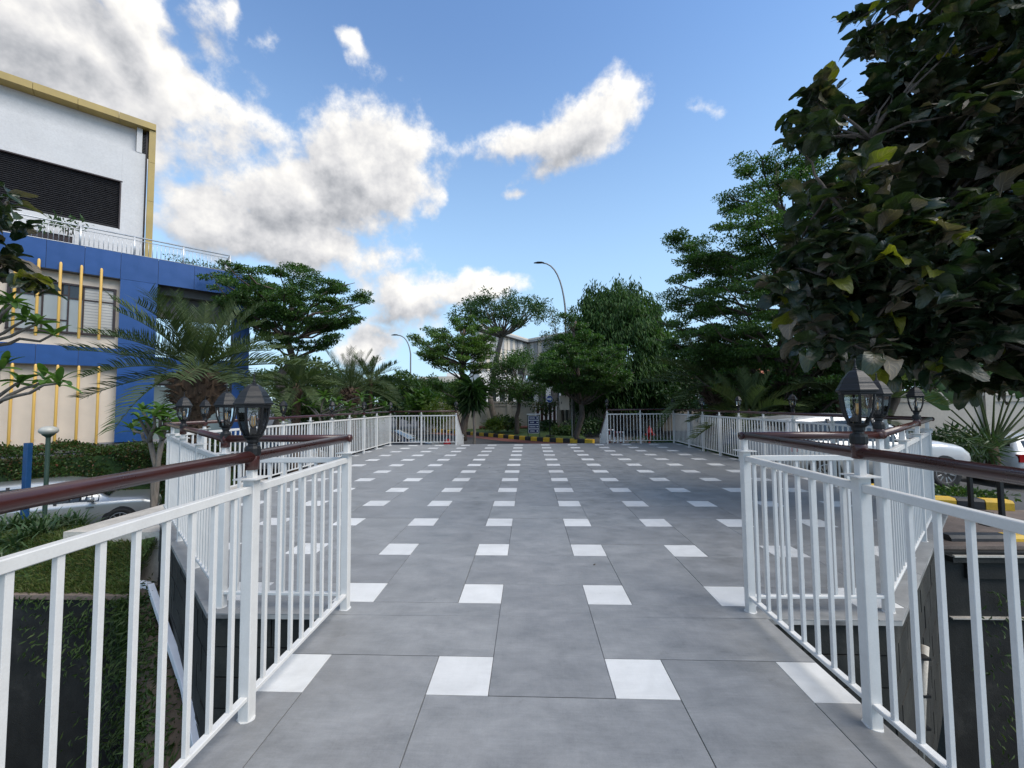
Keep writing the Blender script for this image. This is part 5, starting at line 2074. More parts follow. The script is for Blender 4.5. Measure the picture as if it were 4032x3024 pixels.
# --- palms
def frond_mesh(name, L, droop, mat, nl=46, wl=0.42, wid=0.028, lift=0.5, seed=0, vee=0.55):
    r = np.random.default_rng(seed)
    mb = MB()
    pts = []
    for i in range(15):
        t = i / 14
        pts.append(Vector((L * (t - 0.10 * droop * t * t), 0.02 * math.sin(t * 5 + seed), L * (lift * t - droop * t * t))))
    mb.tube(pts, [0.026 * (1 - 0.85 * i / 14) for i in range(15)], 5)

    def pos(t):
        k = t * 14
        i = min(13, int(k))
        return pts[i].lerp(pts[i + 1], k - i), (pts[i + 1] - pts[i]).normalized()
    for j in range(nl):
        t = 0.16 + 0.83 * j / nl
        p, d = pos(t)
        side = Vector((0, 1, 0))
        upv = side.cross(d).normalized() * -1
        if upv.z < 0: upv = -upv
        ll = wl * (0.55 + 0.75 * math.sin(math.pi * min(1, 0.15 + t * 0.8))) * r.uniform(0.85, 1.1)
        for s in (-1, 1):
            if r.random() < 0.12: continue
            dd = (d * 0.75 + side * s * 0.75 + upv * vee * r.uniform(0.6, 1.2)).normalized()
            w = d.cross(dd).cross(dd).normalized()
            tip = p + dd * ll + Vector((0, 0, -0.13 * ll * r.uniform(0.6, 1.8)))
            md = p + dd * ll * 0.5
            mb.add([p - w * wid * 0.4, md - w * wid * 0.5 , tip, md + w * wid * 0.5, p + w * wid * 0.4], [(0, 1, 3, 4), (1, 2, 3)])
    return mb.mesh(name, mat)


def palm(label, base, zc, L, nf, mats, seed, trunk_r=0.24, bulb=0.42, boots=True, wl=0.42, group='feather palms', zmin=-35, wid=0.028, name='date_palm'):
    r = np.random.default_rng(seed)
    x, y, z = base
    e = tag(empty(name, base), label, 'palm', group)
    tb = MB()
    hh = zc - z
    tb.lathe([(trunk_r * 1.25, -0.2), (trunk_r, 0.3), (trunk_r * 0.95, hh - 2.6 * bulb), (trunk_r * 0.9, hh - 2.2 * bulb), (bulb * 0.75, hh - 1.6 * bulb), (bulb * 0.98, hh - 1.0 * bulb), (bulb * 0.92, hh - 0.4 * bulb), (bulb * 0.6, hh + 0.05), (0.02, hh + 0.2)], 14, (x, y, z))
    tb.build('trunk', 'palm_boot', e, True)
    if boots:
        bb = MB()
        n = 340
        for k in range(n):
            f = 0.05 + 0.95 * k / n
            a = k * 2.399
            zz = z + (zc - z) * f
            rr = float(np.interp((f - 1) * hh / bulb, [-9, -2.6, -2.2, -1.6, -1.0, -0.4, 0.1], [trunk_r, trunk_r * 0.95, trunk_r * 0.9, bulb * 0.75, bulb, bulb * 0.92, bulb * 0.55]))
            c = Vector((x + rr * math.cos(a), y + rr * math.sin(a), zz))
            o_ = Vector((math.cos(a), math.sin(a), 0))
            top_ = (f - 1) * hh / bulb > -2.0
            ln = 0.10 + (0.22 if top_ else 0.0) * r.uniform(0.4, 1.2)
            tip = c + o_ * ln * 0.75 + Vector((0, 0, ln * (0.7 if not top_ else -0.1 + 0.9 * r.random())))
            sd = Vector((-o_.y, o_.x, 0)) * 0.055
            bb.add([c - sd - o_ * 0.03, c + sd - o_ * 0.03, tip + sd * 0.35, tip - sd * 0.35, c - o_ * 0.05 + Vector((0, 0, 0.09))], [(0, 1, 2, 3), (0, 3, 4), (3, 2, 4), (2, 1, 4)])
        q = bb.build('leaf_bases', 'palm_boot', e)
        q['kind'] = 'stuff'
    fm_ = [frond_mesh('frond', L * s, dr, mats[i % len(mats)], wl=wl, lift=0.10, seed=seed + i, wid=wid) for i, (s, dr) in enumerate(((1.0, 0.25), (0.92, 0.40), (0.85, 0.55), (1.0, 0.15)))]
    for k in range(nf):
        f = k / nf
        a = k * 2.399 + r.normal() * 0.15
        el = rad(zmin + (86 - zmin) * f ** 0.9) + r.normal() * 0.06
        me = fm_[3] if el > rad(55) else fm_[int(r.integers(0, 3))]
        o = link('frond', me)
        o.parent = e
        o.location = (0.12 * math.cos(a), 0.12 * math.sin(a), zc - z + 0.1 * f)
        o.rotation_euler = Euler((r.normal() * 0.25, -el, a), 'XYZ')
        s = (0.68 + 0.40 * math.cos(el)) * r.uniform(0.86, 1.06)
        o.scale = (s, s, s)
    return e


x, y = gpos(427, 11.6)
palm('big date palm with a shaggy bulb, in front of the blue building', (x, y, -2.2), at(427, 806, 11.6).z, 2.95, 42, ['leaf_palm'], 3, 0.25, 0.62, wl=0.50, wid=0.030, zmin=-14)
x, y = gpos(757, 20)
palm('slim date palm with sparse upright fronds before the distant trees', (x, y, -1.4), at(757, 842, 20).z, 2.6, 26, ['leaf_palm'], 13, 0.26, 0.40, wl=0.40, zmin=0, wid=0.018)
x, y = gpos(1546, 14)
palm('stout palm with a dark shaggy bulb beside the beige wall', (x, y, -0.5), at(1546, 838, 14).z, 2.5, 34, ['leaf_palm', 'leaf_palm_yellow'], 23, 0.22, 0.30, wl=0.40, zmin=-20)
x, y = gpos(640, 17)
palm('feather palm tucked beneath the spreading layered tree', (x, y, -1.4), at(640, 838, 17).z, 1.7, 24, ['leaf_palm'], 43, 0.18, 0.22, wl=0.40, zmin=-35, boots=False)
palm('yellowing feather palm leaning its fronds over the long railing', (6.35, 9.7, -0.45), 1.0, 1.6, 22, ['leaf_palm_yellow', 'leaf_palm'], 33, 0.09, 0.12, False, 0.36, zmin=-35, wid=0.022, name='feather_palm')
palm('feather palm with drooping fronds behind the white hatchback', (9.3, 10.4, -0.5), 1.5, 1.9, 22, ['leaf_palm', 'leaf_palm_yellow'], 35, 0.09, 0.12, False, 0.36, zmin=-30, wid=0.022, name='feather_palm')
x, y = gpos(800, 24)
palm('drooping feather palm leaning out beside the slim date palm', (x, y, -1.3), at(800, 825, 24).z, 1.9, 22, ['leaf_palm'], 47, 0.12, 0.16, False, 0.5, zmin=-50, name='feather_palm')

# fan palm (traveller's palm) by the shaded wall
RNG = np.random.default_rng(51)
x, y = gpos(2137, 10.8)
fp = tag(empty('fan_palm', (x, y, -0.45)), 'fan shaped palm with long stalks against the shaded beige wall', 'palm')
tb = MB()
tb.lathe([(0.16, -0.1), (0.13, 0.3), (0.10, 0.7)], 10, (x, y, -0.45))
tb.build('trunk', 'palm_boot', fp, True)
for k in range(17):
    a = rad(-68 + 136 * k / 16)
    d = Vector((math.sin(a), -0.08 + 0.04 * RNG.normal(), math.cos(a)))
    m = MB()
    b0 = Vector((x, y, 0.1))
    L = 1.5
    pts = [b0 + d * L * t + Vector((0, 0, -0.12 * t * t * abs(math.sin(a)))) for t in (0, 0.3, 0.65, 1.0)]
    m.tube(pts, [0.045, 0.03, 0.02, 0.016], 6)
    m.build('stalk', 'leaf_palm_yellow', fp)
    if abs(a) > rad(45): continue
    m = MB()
    p0 = pts[-1]
    s = Vector((math.cos(a), 0.2, -math.sin(a)))
    prof_ = [(0, 0.02), (0.15, 0.17), (0.5, 0.22), (0.9, 0.17), (1.2, 0.02)]
    rings = [[p0 + d * t + s * w_ + Vector((0, 0.06, -0.25 * t * t)), p0 + d * t + Vector((0, 0, -0.25 * t * t)), p0 + d * t - s * w_ + Vector((0, 0.06, -0.25 * t * t))] for t, w_ in prof_]
    m.loft(rings, 0, False, False)
    m.build('leaf_blade', 'leaf_terminalia', fp, True)

# spiky leaved dracaena beside the opening
RNG = np.random.default_rng(53)
x, y = gpos(1024, 18.5)
dr_ = tag(empty('spiky_tree', (x, y, -0.9)), 'spiky drooping leaved tree with a thin bare trunk beside the stair railing', 'tree')
tb = MB()
limb(tb, (x + 0.02, y, -1.0), at(1022, 850, 18.5), 0.07, 0.055, 0, 5, 0.01, 8)
tb.build('trunk', 'bark_grey', dr_, True)
c = at(1022, 850, 18.5)
n = 340
q = unit(rnd(n) * np.array([1, 1, 0.9]) + np.array([0, 0, -0.1]))
P = np.array(c) + q * 0.06 + np.array([0, 0, 1]) * RNG.uniform(-0.4, 0.35, (n, 1))
leaves('crown', P, q, unit(rnd(n) * 0.3 + np.array([0, 0, 1])), RNG.uniform(0.55, 0.95, n), 0.05, 'leaf_dark', dr_, 0.15, 0.32)

# --- plumerias
RNG = np.random.default_rng(57)
pl_me = []
for i in range(3):
    m = MB()
    ns = 7
    L, W = 0.24, 0.075
    rows = []
    for j in range(ns):
        t = j / (ns - 1)
        w_ = W * 0.5 * math.sin(math.pi * (t * 0.92 + 0.04)) ** 0.7
        z_ = -0.10 * t * t * (0.6 + 0.3 * i) + 0.03 * t
        rows.append([(L * t, w_, z_ + w_ * 0.35), (L * t, 0, z_), (L * t, -w_, z_ + w_ * 0.35)])
    m.loft(rows, 0, False, False)
    pl_me.append(m.mesh('leaf', 'leaf_plumeria', True))


def plumeria(label, base, tips, stem_r, joints, sc_=1.0, nleaf=11):
    e = tag(empty('plumeria', base), label, 'tree', 'plumeria trees')
    tb = MB()
    for tip, j in zip(tips, joints):
        j = Vector(j)
        limb(tb, j, tip, stem_r * 0.55, stem_r * 0.28, 0.02, 5, 0.06, 7)
    done = set()
    for j in joints:
        if tuple(j) in done: continue
        done.add(tuple(j))
        limb(tb, base, j, stem_r, stem_r * 0.6, 0, 6, 0.04, 8)
    tb.build('trunk', 'bark_grey', e, True)
    for tip in tips:
        for k in range(nleaf):
            a = k * 2.399 + RNG.random()
            el = rad(RNG.uniform(-15, 65))
            o = link('leaf', pl_me[int(RNG.integers(0, 3))])
            o.parent = e
            o.location = Vector(tip) - Vector(base) + Vector((0, 0, 0.03 * RNG.normal()))
            o.rotation_euler = Euler((RNG.normal() * 0.3, -el, a), 'XYZ')
            s = sc_ * RNG.uniform(0.75, 1.2)
            o.scale = (s, s, s)
    return e


dpt = 6.0
T = [(13, 658), (56, 691), (116, 722), (8, 690), (40, 826), (96, 823), (129, 828), (6, 790), (-30, 640), (-60, 720), (-40, 780), (30, 655), (80, 700)]
tips = [tuple(at(a, b, dpt + RNG.normal() * 0.25)) for a, b in T]
jA, jB = tuple(at(-60, 760, 6.1)), tuple(at(-30, 880, 6.0))
plumeria('plumeria with bare forked branches and leaf whorls before the yellow poles', (at(-170, 1000, 6.1).x, at(-170, 1000, 6.1).y, -0.4), tips, 0.055,
         [jA, jA, jA, jA, jB, jB, jB, jB, jA, jA, jA, jA, jA], 1.0)
T = [(300, 905), (332, 898), (352, 908), (285, 927), (366, 902), (345, 886), (318, 925), (308, 890), (338, 930), (372, 925)]
tips = [tuple(at(a, b, 8.6 + RNG.normal() * 0.25)) for a, b in T]
j1, j2 = tuple(at(325, 955, 8.6)), tuple(at(350, 950, 8.6))
b_ = at(335, 1010, 8.6)
plumeria('leafy plumeria below the globe lamp hedge beside the slanting railing', (b_.x, b_.y, -2.2), tips, 0.075, [j1, j1, j2, j1, j2, j2, j1, j1, j2, j2], 1.15, 12)
plumeria('plumeria spreading behind the white SUV near the slim palm', (at(690, 900, 16).x, at(690, 900, 16).y, -1.4), [tuple(at(650 + 26 * i, 868 + 12 * math.sin(i * 2.1), 16 + 0.3 * math.cos(i))) for i in range(8)], 0.07, [tuple(at(690, 900, 16))] * 8, 1.5, 12)

# --- hedge and shrubs
RNG = np.random.default_rng(61)
ub_ = Vector((math.cos(BANG), math.sin(BANG), 0))
nb_ = Vector((math.sin(BANG), -math.cos(BANG), 0))
hd_ = empty('hedge', BO + nb_ * 2.6 + Vector((0, 0, -2.3)))
tag(hd_, 'clipped green hedge with reddish tips along the blue building', 'hedge')
n = 34000
s_ = RNG.uniform(-3.5, 6.6, n)
face = RNG.random(n)
dpth = np.where(face < 0.55, RNG.normal(0, 0.07, n), RNG.uniform(0, 1.5, n))
zt = -0.02 + 0.10 * np.sin(s_ * 1.3) + 0.07 * np.sin(s_ * 3.7 + 1)
zt = np.where(s_ < -0.3, zt - 0.5, zt)
zz = np.where(face < 0.55, RNG.uniform(-1.6, 1, n).clip(-1.6, None), 1)
zz = np.where(face < 0.55, -2.3 + (zt + 2.3) * RNG.random(n) ** 0.8, zt + RNG.normal(0, 0.06, n))
bulge = 0.12 * np.sin(s_ * 2.3 + zz * 3) + 0.06 * np.sin(s_ * 7 + zz * 6)
off = 3.3 - dpth + bulge
P = np.stack([BO.x + ub_.x * s_ + nb_.x * off, BO.y + ub_.y * s_ + nb_.y * off, zz], 1)
Dd = unit(rnd(n) * 0.7 + np.array([nb_.x, nb_.y, 0.5]))
leaves('foliage', P, Dd, unit(rnd(n) * 0.5 + np.array([nb_.x, nb_.y, 0.8])), RNG.uniform(0.07, 0.13, n), RNG.uniform(0.035, 0.06, n), 'leaf_hedge', hd_)
m = MB()
m.box((3.1, 0, 1.03), (6.7, 1.3, 2.06))
m.box((-1.9, 0, 0.78), (3.2, 1.3, 1.56))
o = m.build('hedge_core', 'leaf_hedge')
o.parent = hd_
o.rotation_euler = (0, 0, BANG)


def shrub(label, px, py, depth, rx, rz, mat, leaf, n, seed, zoff=None, lw=0.5, group='garden shrubs', up=0.6):
    global RNG
    RNG = np.random.default_rng(seed)
    c = at(px, py, depth)
    gz = c.z - rz * 0.9 if zoff is None else zoff
    e = tag(empty('shrub', (c.x, c.y, gz)), label, 'shrub', group)
    cl_ = [((c.x + RNG.normal() * rx * 0.5, c.y + RNG.normal() * rx * 0.3, c.z + RNG.normal() * rz * 0.3), (rx * 0.5, rx * 0.45, rz * 0.6), n / 9) for k in range(9)]
    P, Dd, N = clump_leaves(cl_, 1.0, up)
    leaves('foliage', P, Dd, N, RNG.uniform(0.7, 1.3, len(P)) * leaf, leaf * lw, mat, e)
    m = MB()
    for k in range(5): limb(m, (c.x + RNG.normal() * 0.05, c.y + RNG.normal() * 0.05, gz - 0.15), (c.x + RNG.normal() * rx * 0.4, c.y, c.z), 0.02, 0.008, 0, 3, 0.03, 5)
    m.build('stems', 'bark', e)


shrub('yellow green grassy shrub on the front lawn', 1068, 917, 26, 0.75, 0.38, 'leaf_lime', 0.34, 900, 71, lw=0.12)
shrub('dark green leafy shrub beside the yellow green one', 1095, 913, 27, 0.9, 0.45, 'leaf_bush', 0.28, 900, 72, lw=0.25)
shrub('low shrub at the foot of the utility box poles', 1225, 930, 24, 0.9, 0.35, 'leaf_bush', 0.16, 900, 73)
shrub('dark shrub growing behind the direction board', 1180, 918, 27.5, 0.8, 0.4, 'leaf_dark', 0.16, 700, 74)
shrub('dark shrubs massed before the slatted gate', 1275, 920, 24.5, 1.5, 0.5, 'leaf_dark', 0.16, 1500, 75)
shrub('rusty leaved shrub before the slatted gate by the board', 1178, 880, 27.8, 0.9, 0.6, 'leaf_hedge', 0.15, 900, 76)
shrub('broad leaved shrub under the bright layered tree', 945, 893, 27, 1.0, 0.7, 'leaf_lime', 0.32, 500, 77, lw=0.4)
shrub('large leaved banana like shrub down the road', 905, 880, 30, 1.4, 1.1, 'leaf_plumeria', 0.7, 380, 78, lw=0.3)
shrub('green shrub at the far end of the long railing', 770, 905, 22, 1.8, 0.6, 'leaf_bush', 0.2, 1500, 79)
shrub('dark clipped shrub mound behind the long railing', 690, 890, 18.5, 1.3, 0.55, 'leaf_dark', 0.13, 2200, 80)
shrub('green mound shrub beside the dark clipped mound', 640, 893, 17.5, 0.9, 0.45, 'leaf_bush', 0.13, 1500, 81)
shrub('low shrubs growing along the deck edge behind the red hydrant', 1490, 957, 15.0, 1.6, 0.3, 'leaf_bush', 0.13, 1600, 82, zoff=-0.5)
shrub('dark low shrub along the deck side beneath the long railing', 1620, 985, 11.5, 1.2, 0.3, 'leaf_dark', 0.12, 1600, 83, zoff=-0.6)
shrub('dark strap leaved shrub between the parked white cars', 2060, 962, 10.9, 0.9, 0.45, 'leaf_strap', 0.4, 700, 84, lw=0.1)
shrub('dark shrub at the foot of the shaded wall behind the railing corner', 2010, 950, 13, 1.0, 0.4, 'leaf_dark', 0.2, 700, 85)
shrub('clipped cloud shaped shrub beside the low building', 958, 880, 30, 0.8, 0.6, 'leaf_lime', 0.16, 700, 86)
shrub('low ground cover in the planter below the white hatchback', 2040, 1063, 7.2, 0.75, 0.06, 'leaf_bush', 0.08, 1500, 87, zoff=-0.45)
shrub('dark understorey shrubs behind the stout palm', 1590, 880, 17, 2.0, 0.9, 'leaf_dark', 0.2, 2200, 88)
shrub('dark shrubs behind the feather palms', 1740, 885, 13.0, 1.8, 0.9, 'leaf_dark', 0.17, 2200, 89)
shrub('trailing plants on the terrace corner', 400, 575, 19.6, 0.9, 0.35, 'leaf_bush', 0.11, 500, 90)
shrub('trailing plant spilling over the terrace end', 470, 585, 20.3, 0.9, 0.35, 'leaf_bush', 0.11, 500, 91)
shrub('dark leaved potted plant standing behind the terrace railing', 150, 485, 17.2, 0.8, 0.3, 'leaf_dark', 0.25, 120, 92, lw=0.3)

# strap leaved lilies on the grass bank
RNG = np.random.default_rng(95)
sp = [(20, 1120, 5.9), (60, 1115, 6.0), (100, 1115, 6.1), (140, 1120, 6.2), (40, 1150, 5.5), (90, 1145, 5.7), (-20, 1140, 5.5), (-50, 1120, 5.9), (10, 1165, 5.3), (165, 1125, 6.25)]
for i, (px, py, dp_) in enumerate(sp):
    c = at(px, py, dp_)
    zb = BANK_Z(c.y) - 0.02
    e = tag(empty('strap_plant', (c.x, c.y, zb)), 'clump of dark strap leaves on the grass bank beside the path slab', 'plant', 'strap leaved clumps on the bank')
    n = 60
    a = RNG.random(n) * 6.28
    el = RNG.uniform(0.5, 1.4, n)
    q = np.stack([np.cos(a) * np.cos(el), np.sin(a) * np.cos(el), np.sin(el)], 1)
    L = RNG.uniform(0.3, 0.6, n)
    s = unit(np.cross(q, np.array([0, 0, 1.0])))
    m = MB()
    for k in range(n):
        b0 = np.array([c.x, c.y, zb]) + RNG.normal(size=3) * np.array([0.05, 0.05, 0.005])
        rows = []
        for t in (0, 0.3, 0.6, 0.85, 1.0):
            w_ = 0.016 * (1 - t) ** 0.5
            p = b0 + q[k] * L[k] * t + np.array([0, 0, -0.45 * L[k] * t * t])
            rows.append([tuple(p + s[k] * w_), tuple(p - s[k] * w_)])
        m.loft(rows, 0, False, False)
    m.build('leaves', 'leaf_strap', e)['kind'] = 'stuff'

# grass on the bank, ferns and creepers on the canal wall
RNG = np.random.default_rng(97)
n = 26000
gx_ = RNG.uniform(-9.5, -4.75, n)
gy_ = RNG.uniform(2.92, 3.45, n)
far_ = RNG.random(n) < 0.25
gy_ = np.where(far_, RNG.uniform(3.4, 4.4, n), gy_)
keep = ~((gx_ > -6.12) & (gy_ > 3.35))
gx_, gy_ = gx_[keep], gy_[keep]
gz_ = np.array([BANK_Z(v) for v in gy_]) - 0.02
n = len(gx_)
P = np.stack([gx_, gy_, gz_], 1)
tag(leaves('grass', P, unit(rnd(n) * 0.55 + np.array([0, -0.35, 0.8])), unit(rnd(n)), RNG.uniform(0.04, 0.11, n), RNG.uniform(0.006, 0.012, n), 'grass_blade', None, 0.1, 0.15), 'rough green grass on the canal bank', 'grass', kind='stuff')


def wall_green(name, label, n, xr, zr, y0, L, W, mat, den):
    x_ = RNG.uniform(xr[0], xr[1], n)
    z_ = zr[1] - (zr[1] - zr[0]) * RNG.random(n) ** 1.2
    k = np.array([den(a, b) for a, b in zip(x_, z_)]) > RNG.random(n)
    x_, z_ = x_[k], z_[k]
    n = len(x_)
    P = np.stack([x_, y0 - RNG.uniform(0, 0.10, n), z_], 1)
    return tag(leaves(name, P, unit(rnd(n) * 0.6 + np.array([0, -0.7, -0.75])), unit(rnd(n) * 0.4 + np.array([0, -1, 0.4])), RNG.uniform(0.6, 1.4, n) * L, RNG.uniform(0.7, 1.3, n) * W, mat, None, 0.15, 0.2), label, 'fern', kind='stuff')


n = 5200
ti = RNG.random(n) * (len(LEDGE) - 1.001)
ii = ti.astype(int)
lc = np.array([q_[0] for q_ in LEDGE])
lr = np.array([q_[1] for q_ in LEDGE])
fr_ = (ti - ii)[:, None]
cen = lc[ii] * (1 - fr_) + lc[ii + 1] * fr_
q = unit(rnd(n) + np.array([0.0, -0.9, 0.5]))
P = cen + np.array([0, 0.12, -0.12]) + q * lr[ii][:, None] * RNG.uniform(0.8, 1.25, (n, 1))
tag(leaves('ferns', P, unit(rnd(n) * 0.7 + q * 0.6 + np.array([0, -0.3, -0.45])), unit(q + rnd(n) * 0.3), RNG.uniform(0.05, 0.13, n), RNG.uniform(0.012, 0.024, n), 'fern', None, 0.12, 0.25), 'ferns and grass clinging to the earth ledge beside the white cable trunking', 'fern', kind='stuff')
patch = lambda x, z: max(0.0, min(1, 0.8 * math.exp(-((x + 4.6) / 0.35) ** 2) + 0.35 * math.exp(-((x + 5.3) / 0.5) ** 2 - ((z + 1.35) / 0.35) ** 2) + 0.22 * (z > -1.0) + 0.006))
wall_green('ferns', 'hanging ferns and creepers covering the canal wall below the bank', 15000, (-9, -4.35), (-3.0, -0.9), 2.90, 0.075, 0.022, 'fern', patch)
wall_green('ferns', 'sparse dark ferns on the canal wall below the kerbs', 2500, (5.2, 9), (-3.0, -0.7), 3.0, 0.07, 0.02, 'fern', lambda x, z: 0.4 * math.exp(-((x - 5.6) / 0.5) ** 2) + 0.03)

# ================================================================== BIG LEAVED TREE
RNG = np.random.default_rng(101)


def big_leaf(seed, L=0.30, W=0.20):
    r = np.random.default_rng(seed)
    m = MB()
    ns, nw = 10, 7
    rows = []
    ph = r.random(4) * 6.28
    cup = r.uniform(-0.15, 0.8)
    for j in range(ns):
        t = j / (ns - 1)
        w_ = W * 0.5 * (math.sin(math.pi * (t ** 1.25) * 0.93 + 0.06) ** 0.75)
        row = []
        for k in range(nw):
            u = -1 + 2 * k / (nw - 1)
            wav = 0.026 * math.sin(9 * t + ph[0] + 2 * u) * abs(u) + 0.012 * math.sin(17 * t + ph[1]) * abs(u)
            row.append((L * t + 0.005 * r.normal() * abs(u), u * w_ * (1 + 0.03 * r.normal()), 0.05 * math.sin(math.pi * t) - 0.42 * L * t * t * (1 + 0.6 * math.sin(ph[2])) + cup * w_ * abs(u) + wav))
        rows.append(row)
    m.loft(rows, 0, False, False)
    m.uv = [(j / (ns - 1), k / (nw - 1)) for j in range(ns) for k in range(nw)]
    m.tube([(-0.05, 0, 0.0), (0, 0, 0.0), (L * 0.5, 0, 0.047 - 0.105 * L), (L * 0.95, 0, -0.38 * L)], [0.004, 0.004, 0.003, 0.001], 4)
    m.uv += [(0.5, 0.5)] * (len(m.v) - len(m.uv))
    return m


def put_uv(me, uv):
    ly_ = me.uv_layers.new(name='leaf')
    vi = np.empty(len(me.loops), np.int32)
    me.loops.foreach_get('vertex_index', vi)
    ly_.data.foreach_set('uv', np.asarray(uv, np.float32)[vi].reshape(-1))
    return me


BLV = [big_leaf(200 + i) for i in range(5)]
bl_me = [[put_uv(b.mesh('leaf', mt, True), b.uv) for b in BLV] for mt in ('leaf_big', 'leaf_big_yellow', 'leaf_big_dry')]


def big_tree(label, base, volumes, limbs, n_ros, seed, max_obj=300, keepfun=None, per=(6, 10)):
    global RNG
    RNG = np.random.default_rng(seed)
    e = tag(empty('big_leaved_tree', base), label, 'tree', 'big leaved trees')
    tb = MB()
    ends = []
    for pts, r0, r1 in limbs:
        n = len(pts)
        tb.tube(pts, [r0 + (r1 - r0) * i / (n - 1) for i in range(n)], 9)
        ends += [Vector(p) for p in pts[1:]]
    items = []
    tot = 0
    while tot < n_ros:
        c0, r = volumes[int(RNG.integers(0, len(volumes)))]
        q = unit(rnd(1))[0] * RNG.random() ** 0.33
        p = Vector(c0) + Vector(q * np.array(r))
        if keepfun and not keepfun(p): continue
        tot += 1
        j = min(ends, key=lambda v: (v - p).length)
        if (j - p).length < 2.2 and tot % 2 == 0: limb(tb, j, p, 0.022, 0.008, 0.02, 4, 0.05, 5)
        outd = Vector(q * np.array([1, 1, 1])) + Vector((0, 0, 0.4))
        for k in range(int(RNG.integers(*per))):
            a = k * 2.399 + RNG.random() * 0.8
            el = RNG.uniform(-0.5, 1.1)
            d = Vector((math.cos(a) * math.cos(el), math.sin(a) * math.cos(el), math.sin(el))) + outd * 0.5
            rot = d.to_track_quat('X', 'Z') @ Euler((RNG.normal() * 0.5, 0, 0)).to_quaternion()
            s = RNG.uniform(0.70, 1.18)
            mk = RNG.random()
            low_ = p.x < 4.6 and p.z < 3.4
            mi = 1 if mk < (0.07 if low_ else 0.02) else (2 if mk > 0.91 else 0)
            items.append((p + Vector(RNG.normal(size=3)) * 0.05, rot, s, mi, int(RNG.integers(0, 5))))
    tb.build('trunk', 'bark', e, True)

    def seen(it):
        v = it[0] - CAM
        dpt = v.dot(fw)
        if dpt < 0.5: return -1
        px = 512 + 408 * v.dot(RT) / dpt
        py = 384 - 408 * v.dot(UP) / dpt
        return it[2] / dpt if -20 < px < 1044 and -20 < py < 788 else -1
    items.sort(key=seen, reverse=True)
    for p, rot, s, mi, vi in items[:max_obj]:
        o = link('leaf', bl_me[mi][vi])
        o.parent = e
        o.rotation_mode = 'QUATERNION'
        o.rotation_quaternion = rot
        o.location = p - Vector(base)
        o.scale = (s, s, s)
    rest = MB()
    ruv = []
    for p, rot, s, mi, vi in items[max_obj:]:
        M_ = rot.to_matrix()
        src = BLV[vi]
        rest.add([M_ @ (Vector(v) * s) + p for v in src.v], src.f, mi)
        ruv += src.uv
    if rest.v:
        o = rest.build('inner_leaves', ['leaf_big', 'leaf_big_yellow', 'leaf_big_dry'], e, True)
        put_uv(o.data, ruv)
        o['kind'] = 'stuff'
    return e


OUT = [(1795, -80), (1800, 30), (1840, 60), (1810, 150), (1735, 200), (1700, 250), (1712, 300), (1695, 340), (1700, 420), (1690, 460), (1655, 500), (1700, 530), (1720, 560), (1660, 610), (1655, 650), (1700, 690), (1715, 730), (1720, 780), (1745, 800), (1800, 795), (1850, 770), (1900, 805), (1990, 800), (2060, 850), (2220, 862), (2700, 860), (2700, -400), (1795, -400)]


def inside(px, py, poly):
    r = False
    for i in range(len(poly)):
        (x1, y1), (x2, y2) = poly[i - 1], poly[i]
        if (y1 > py) != (y2 > py) and px < (x2 - x1) * (py - y1) / (y2 - y1) + x1: r = not r
    return r


def crown_shape(p):
    v = p - CAM
    d = v.dot(fw)
    px = 1106 + 881 * v.dot(RT) / d
    py = 829.5 - 881 * v.dot(UP) / d
    if 2100 < px < 2212 and 530 < py < 600 and RNG.random() < 0.98: return False     # gap where the limb shows
    mpx = 14
    return inside(px - mpx, py, OUT) and inside(px, py + mpx, OUT) and d > 3.6


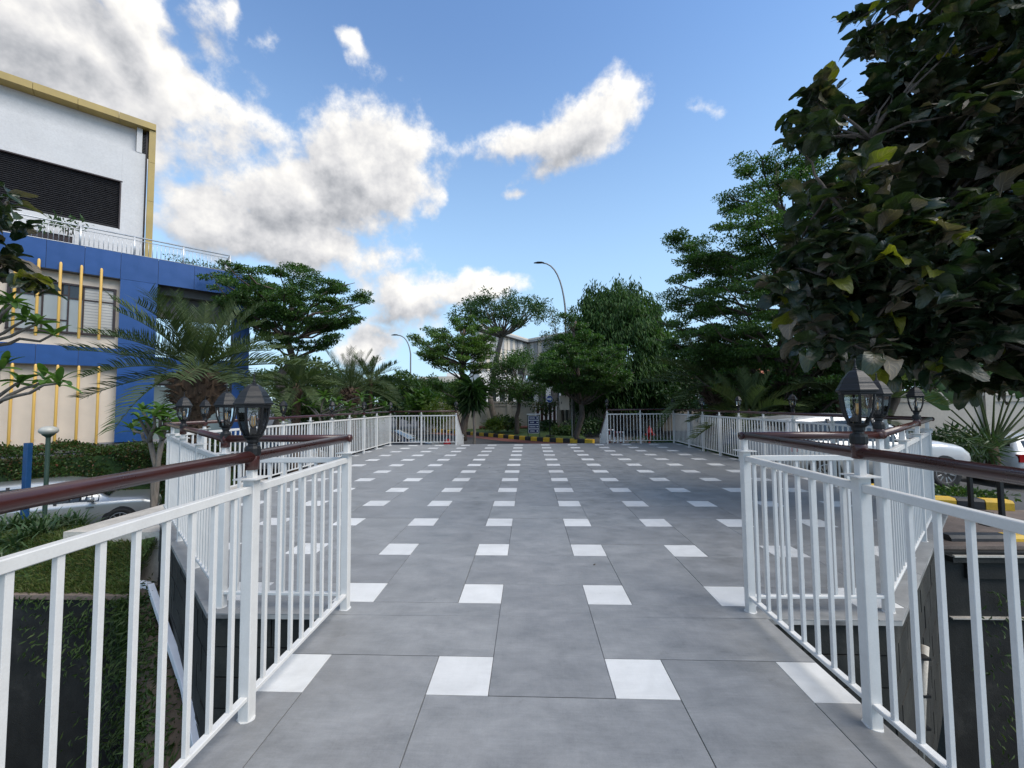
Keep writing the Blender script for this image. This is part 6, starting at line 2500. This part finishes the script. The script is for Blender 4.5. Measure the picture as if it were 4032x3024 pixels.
B0 = (8.6, 3.9, -0.33)
f1, f2, f3 = at(2330, 640, 5.6), at(2110, 545, 5.4), at(1960, 400, 5.2)
LIMBS = [([B0, (8.3, 3.85, 0.9), tuple(f1 + Vector((0.35, 0, -0.5)))], 0.17, 0.12),
         ([tuple(f1 + Vector((0.35, 0, -0.5))), tuple(f1), tuple(at(2180, 585, 5.5)), tuple(f2), tuple(at(2030, 480, 5.3)), tuple(f3), tuple(at(1880, 300, 5.1))], 0.10, 0.02),
         ([tuple(f2), tuple(at(2010, 545, 5.2)), tuple(at(1900, 590, 5.0)), tuple(at(1790, 600, 4.9))], 0.05, 0.012),
         ([tuple(at(2180, 585, 5.5)), tuple(at(2120, 640, 5.2)), tuple(at(2000, 690, 5.0)), tuple(at(1860, 700, 4.8)), tuple(at(1770, 720, 4.7))], 0.055, 0.012),
         ([tuple(f1), tuple(at(2300, 300, 5.7)), tuple(at(2200, 80, 5.5)), tuple(at(2080, -60, 5.4))], 0.10, 0.03),
         ([tuple(at(2030, 480, 5.3)), tuple(at(1900, 450, 5.0)), tuple(at(1790, 420, 4.9))], 0.035, 0.01)]
VOL = [(at(2200, 330, 5.3), (1.6, 1.2, 3.0)), (at(2110, 330, 5.6), (2.7, 1.5, 3.2)), (at(1900, 640, 5.0), (1.6, 1.1, 1.0)), (at(1990, 480, 5.2), (2.0, 1.3, 1.8)), (at(2150, 150, 5.4), (2.3, 1.5, 2.2)), (at(2120, 740, 5.0), (1.9, 1.1, 0.75))]
big_tree('big leaved tree with browning leaves hanging over the deck beside the lantern', B0, VOL, LIMBS, 680, 103, 300, crown_shape)
# the same kind of tree at the building side, only its leaf ends in view
B1 = (at(-260, 900, 6.0).x, at(-260, 900, 6.0).y, -0.4)
q0 = at(-200, 560, 6.0)
big_tree('big leaved tree reaching in beside the white terrace railing', B1, [(at(-60, 560, 6.0), (0.85, 0.6, 1.1)), (at(-90, 480, 6.0), (0.8, 0.6, 0.8))],
         [([B1, (B1[0], B1[1], 1.0), tuple(q0)], 0.12, 0.06), ([tuple(q0), tuple(at(-100, 520, 6.0)), tuple(at(-30, 470, 6.0))], 0.05, 0.015), ([tuple(q0), tuple(at(-90, 600, 6.0)), tuple(at(-10, 600, 6.0))], 0.05, 0.015)], 46, 107, 120)

# a few fallen leaves on the deck
RNG = np.random.default_rng(111)
simple('dry_leaf', (0.05, 0.035, 0.025), 0.8, var=0.4)
dl_ = MB()
dl_.add([(0, 0, 0.002), (0.02, 0.008, 0.006), (0.045, 0, 0.003), (0.02, -0.008, 0.007)], [(0, 1, 2), (0, 2, 3)])
dle = dl_.mesh('fallen_leaf', 'dry_leaf')
for k, (px, py) in enumerate(((1403, 1017), (1282, 1222), (1060, 1010), (1440, 1030), (1145, 1030))):
    p = onz(px, py, 0.0)
    o = link('fallen_leaf', dle)
    o.location = p
    o.rotation_euler = (0, 0, RNG.random() * 6)
    tag(o, 'small dry brown leaf lying on the tiled deck', 'leaf', 'fallen leaves on the deck')
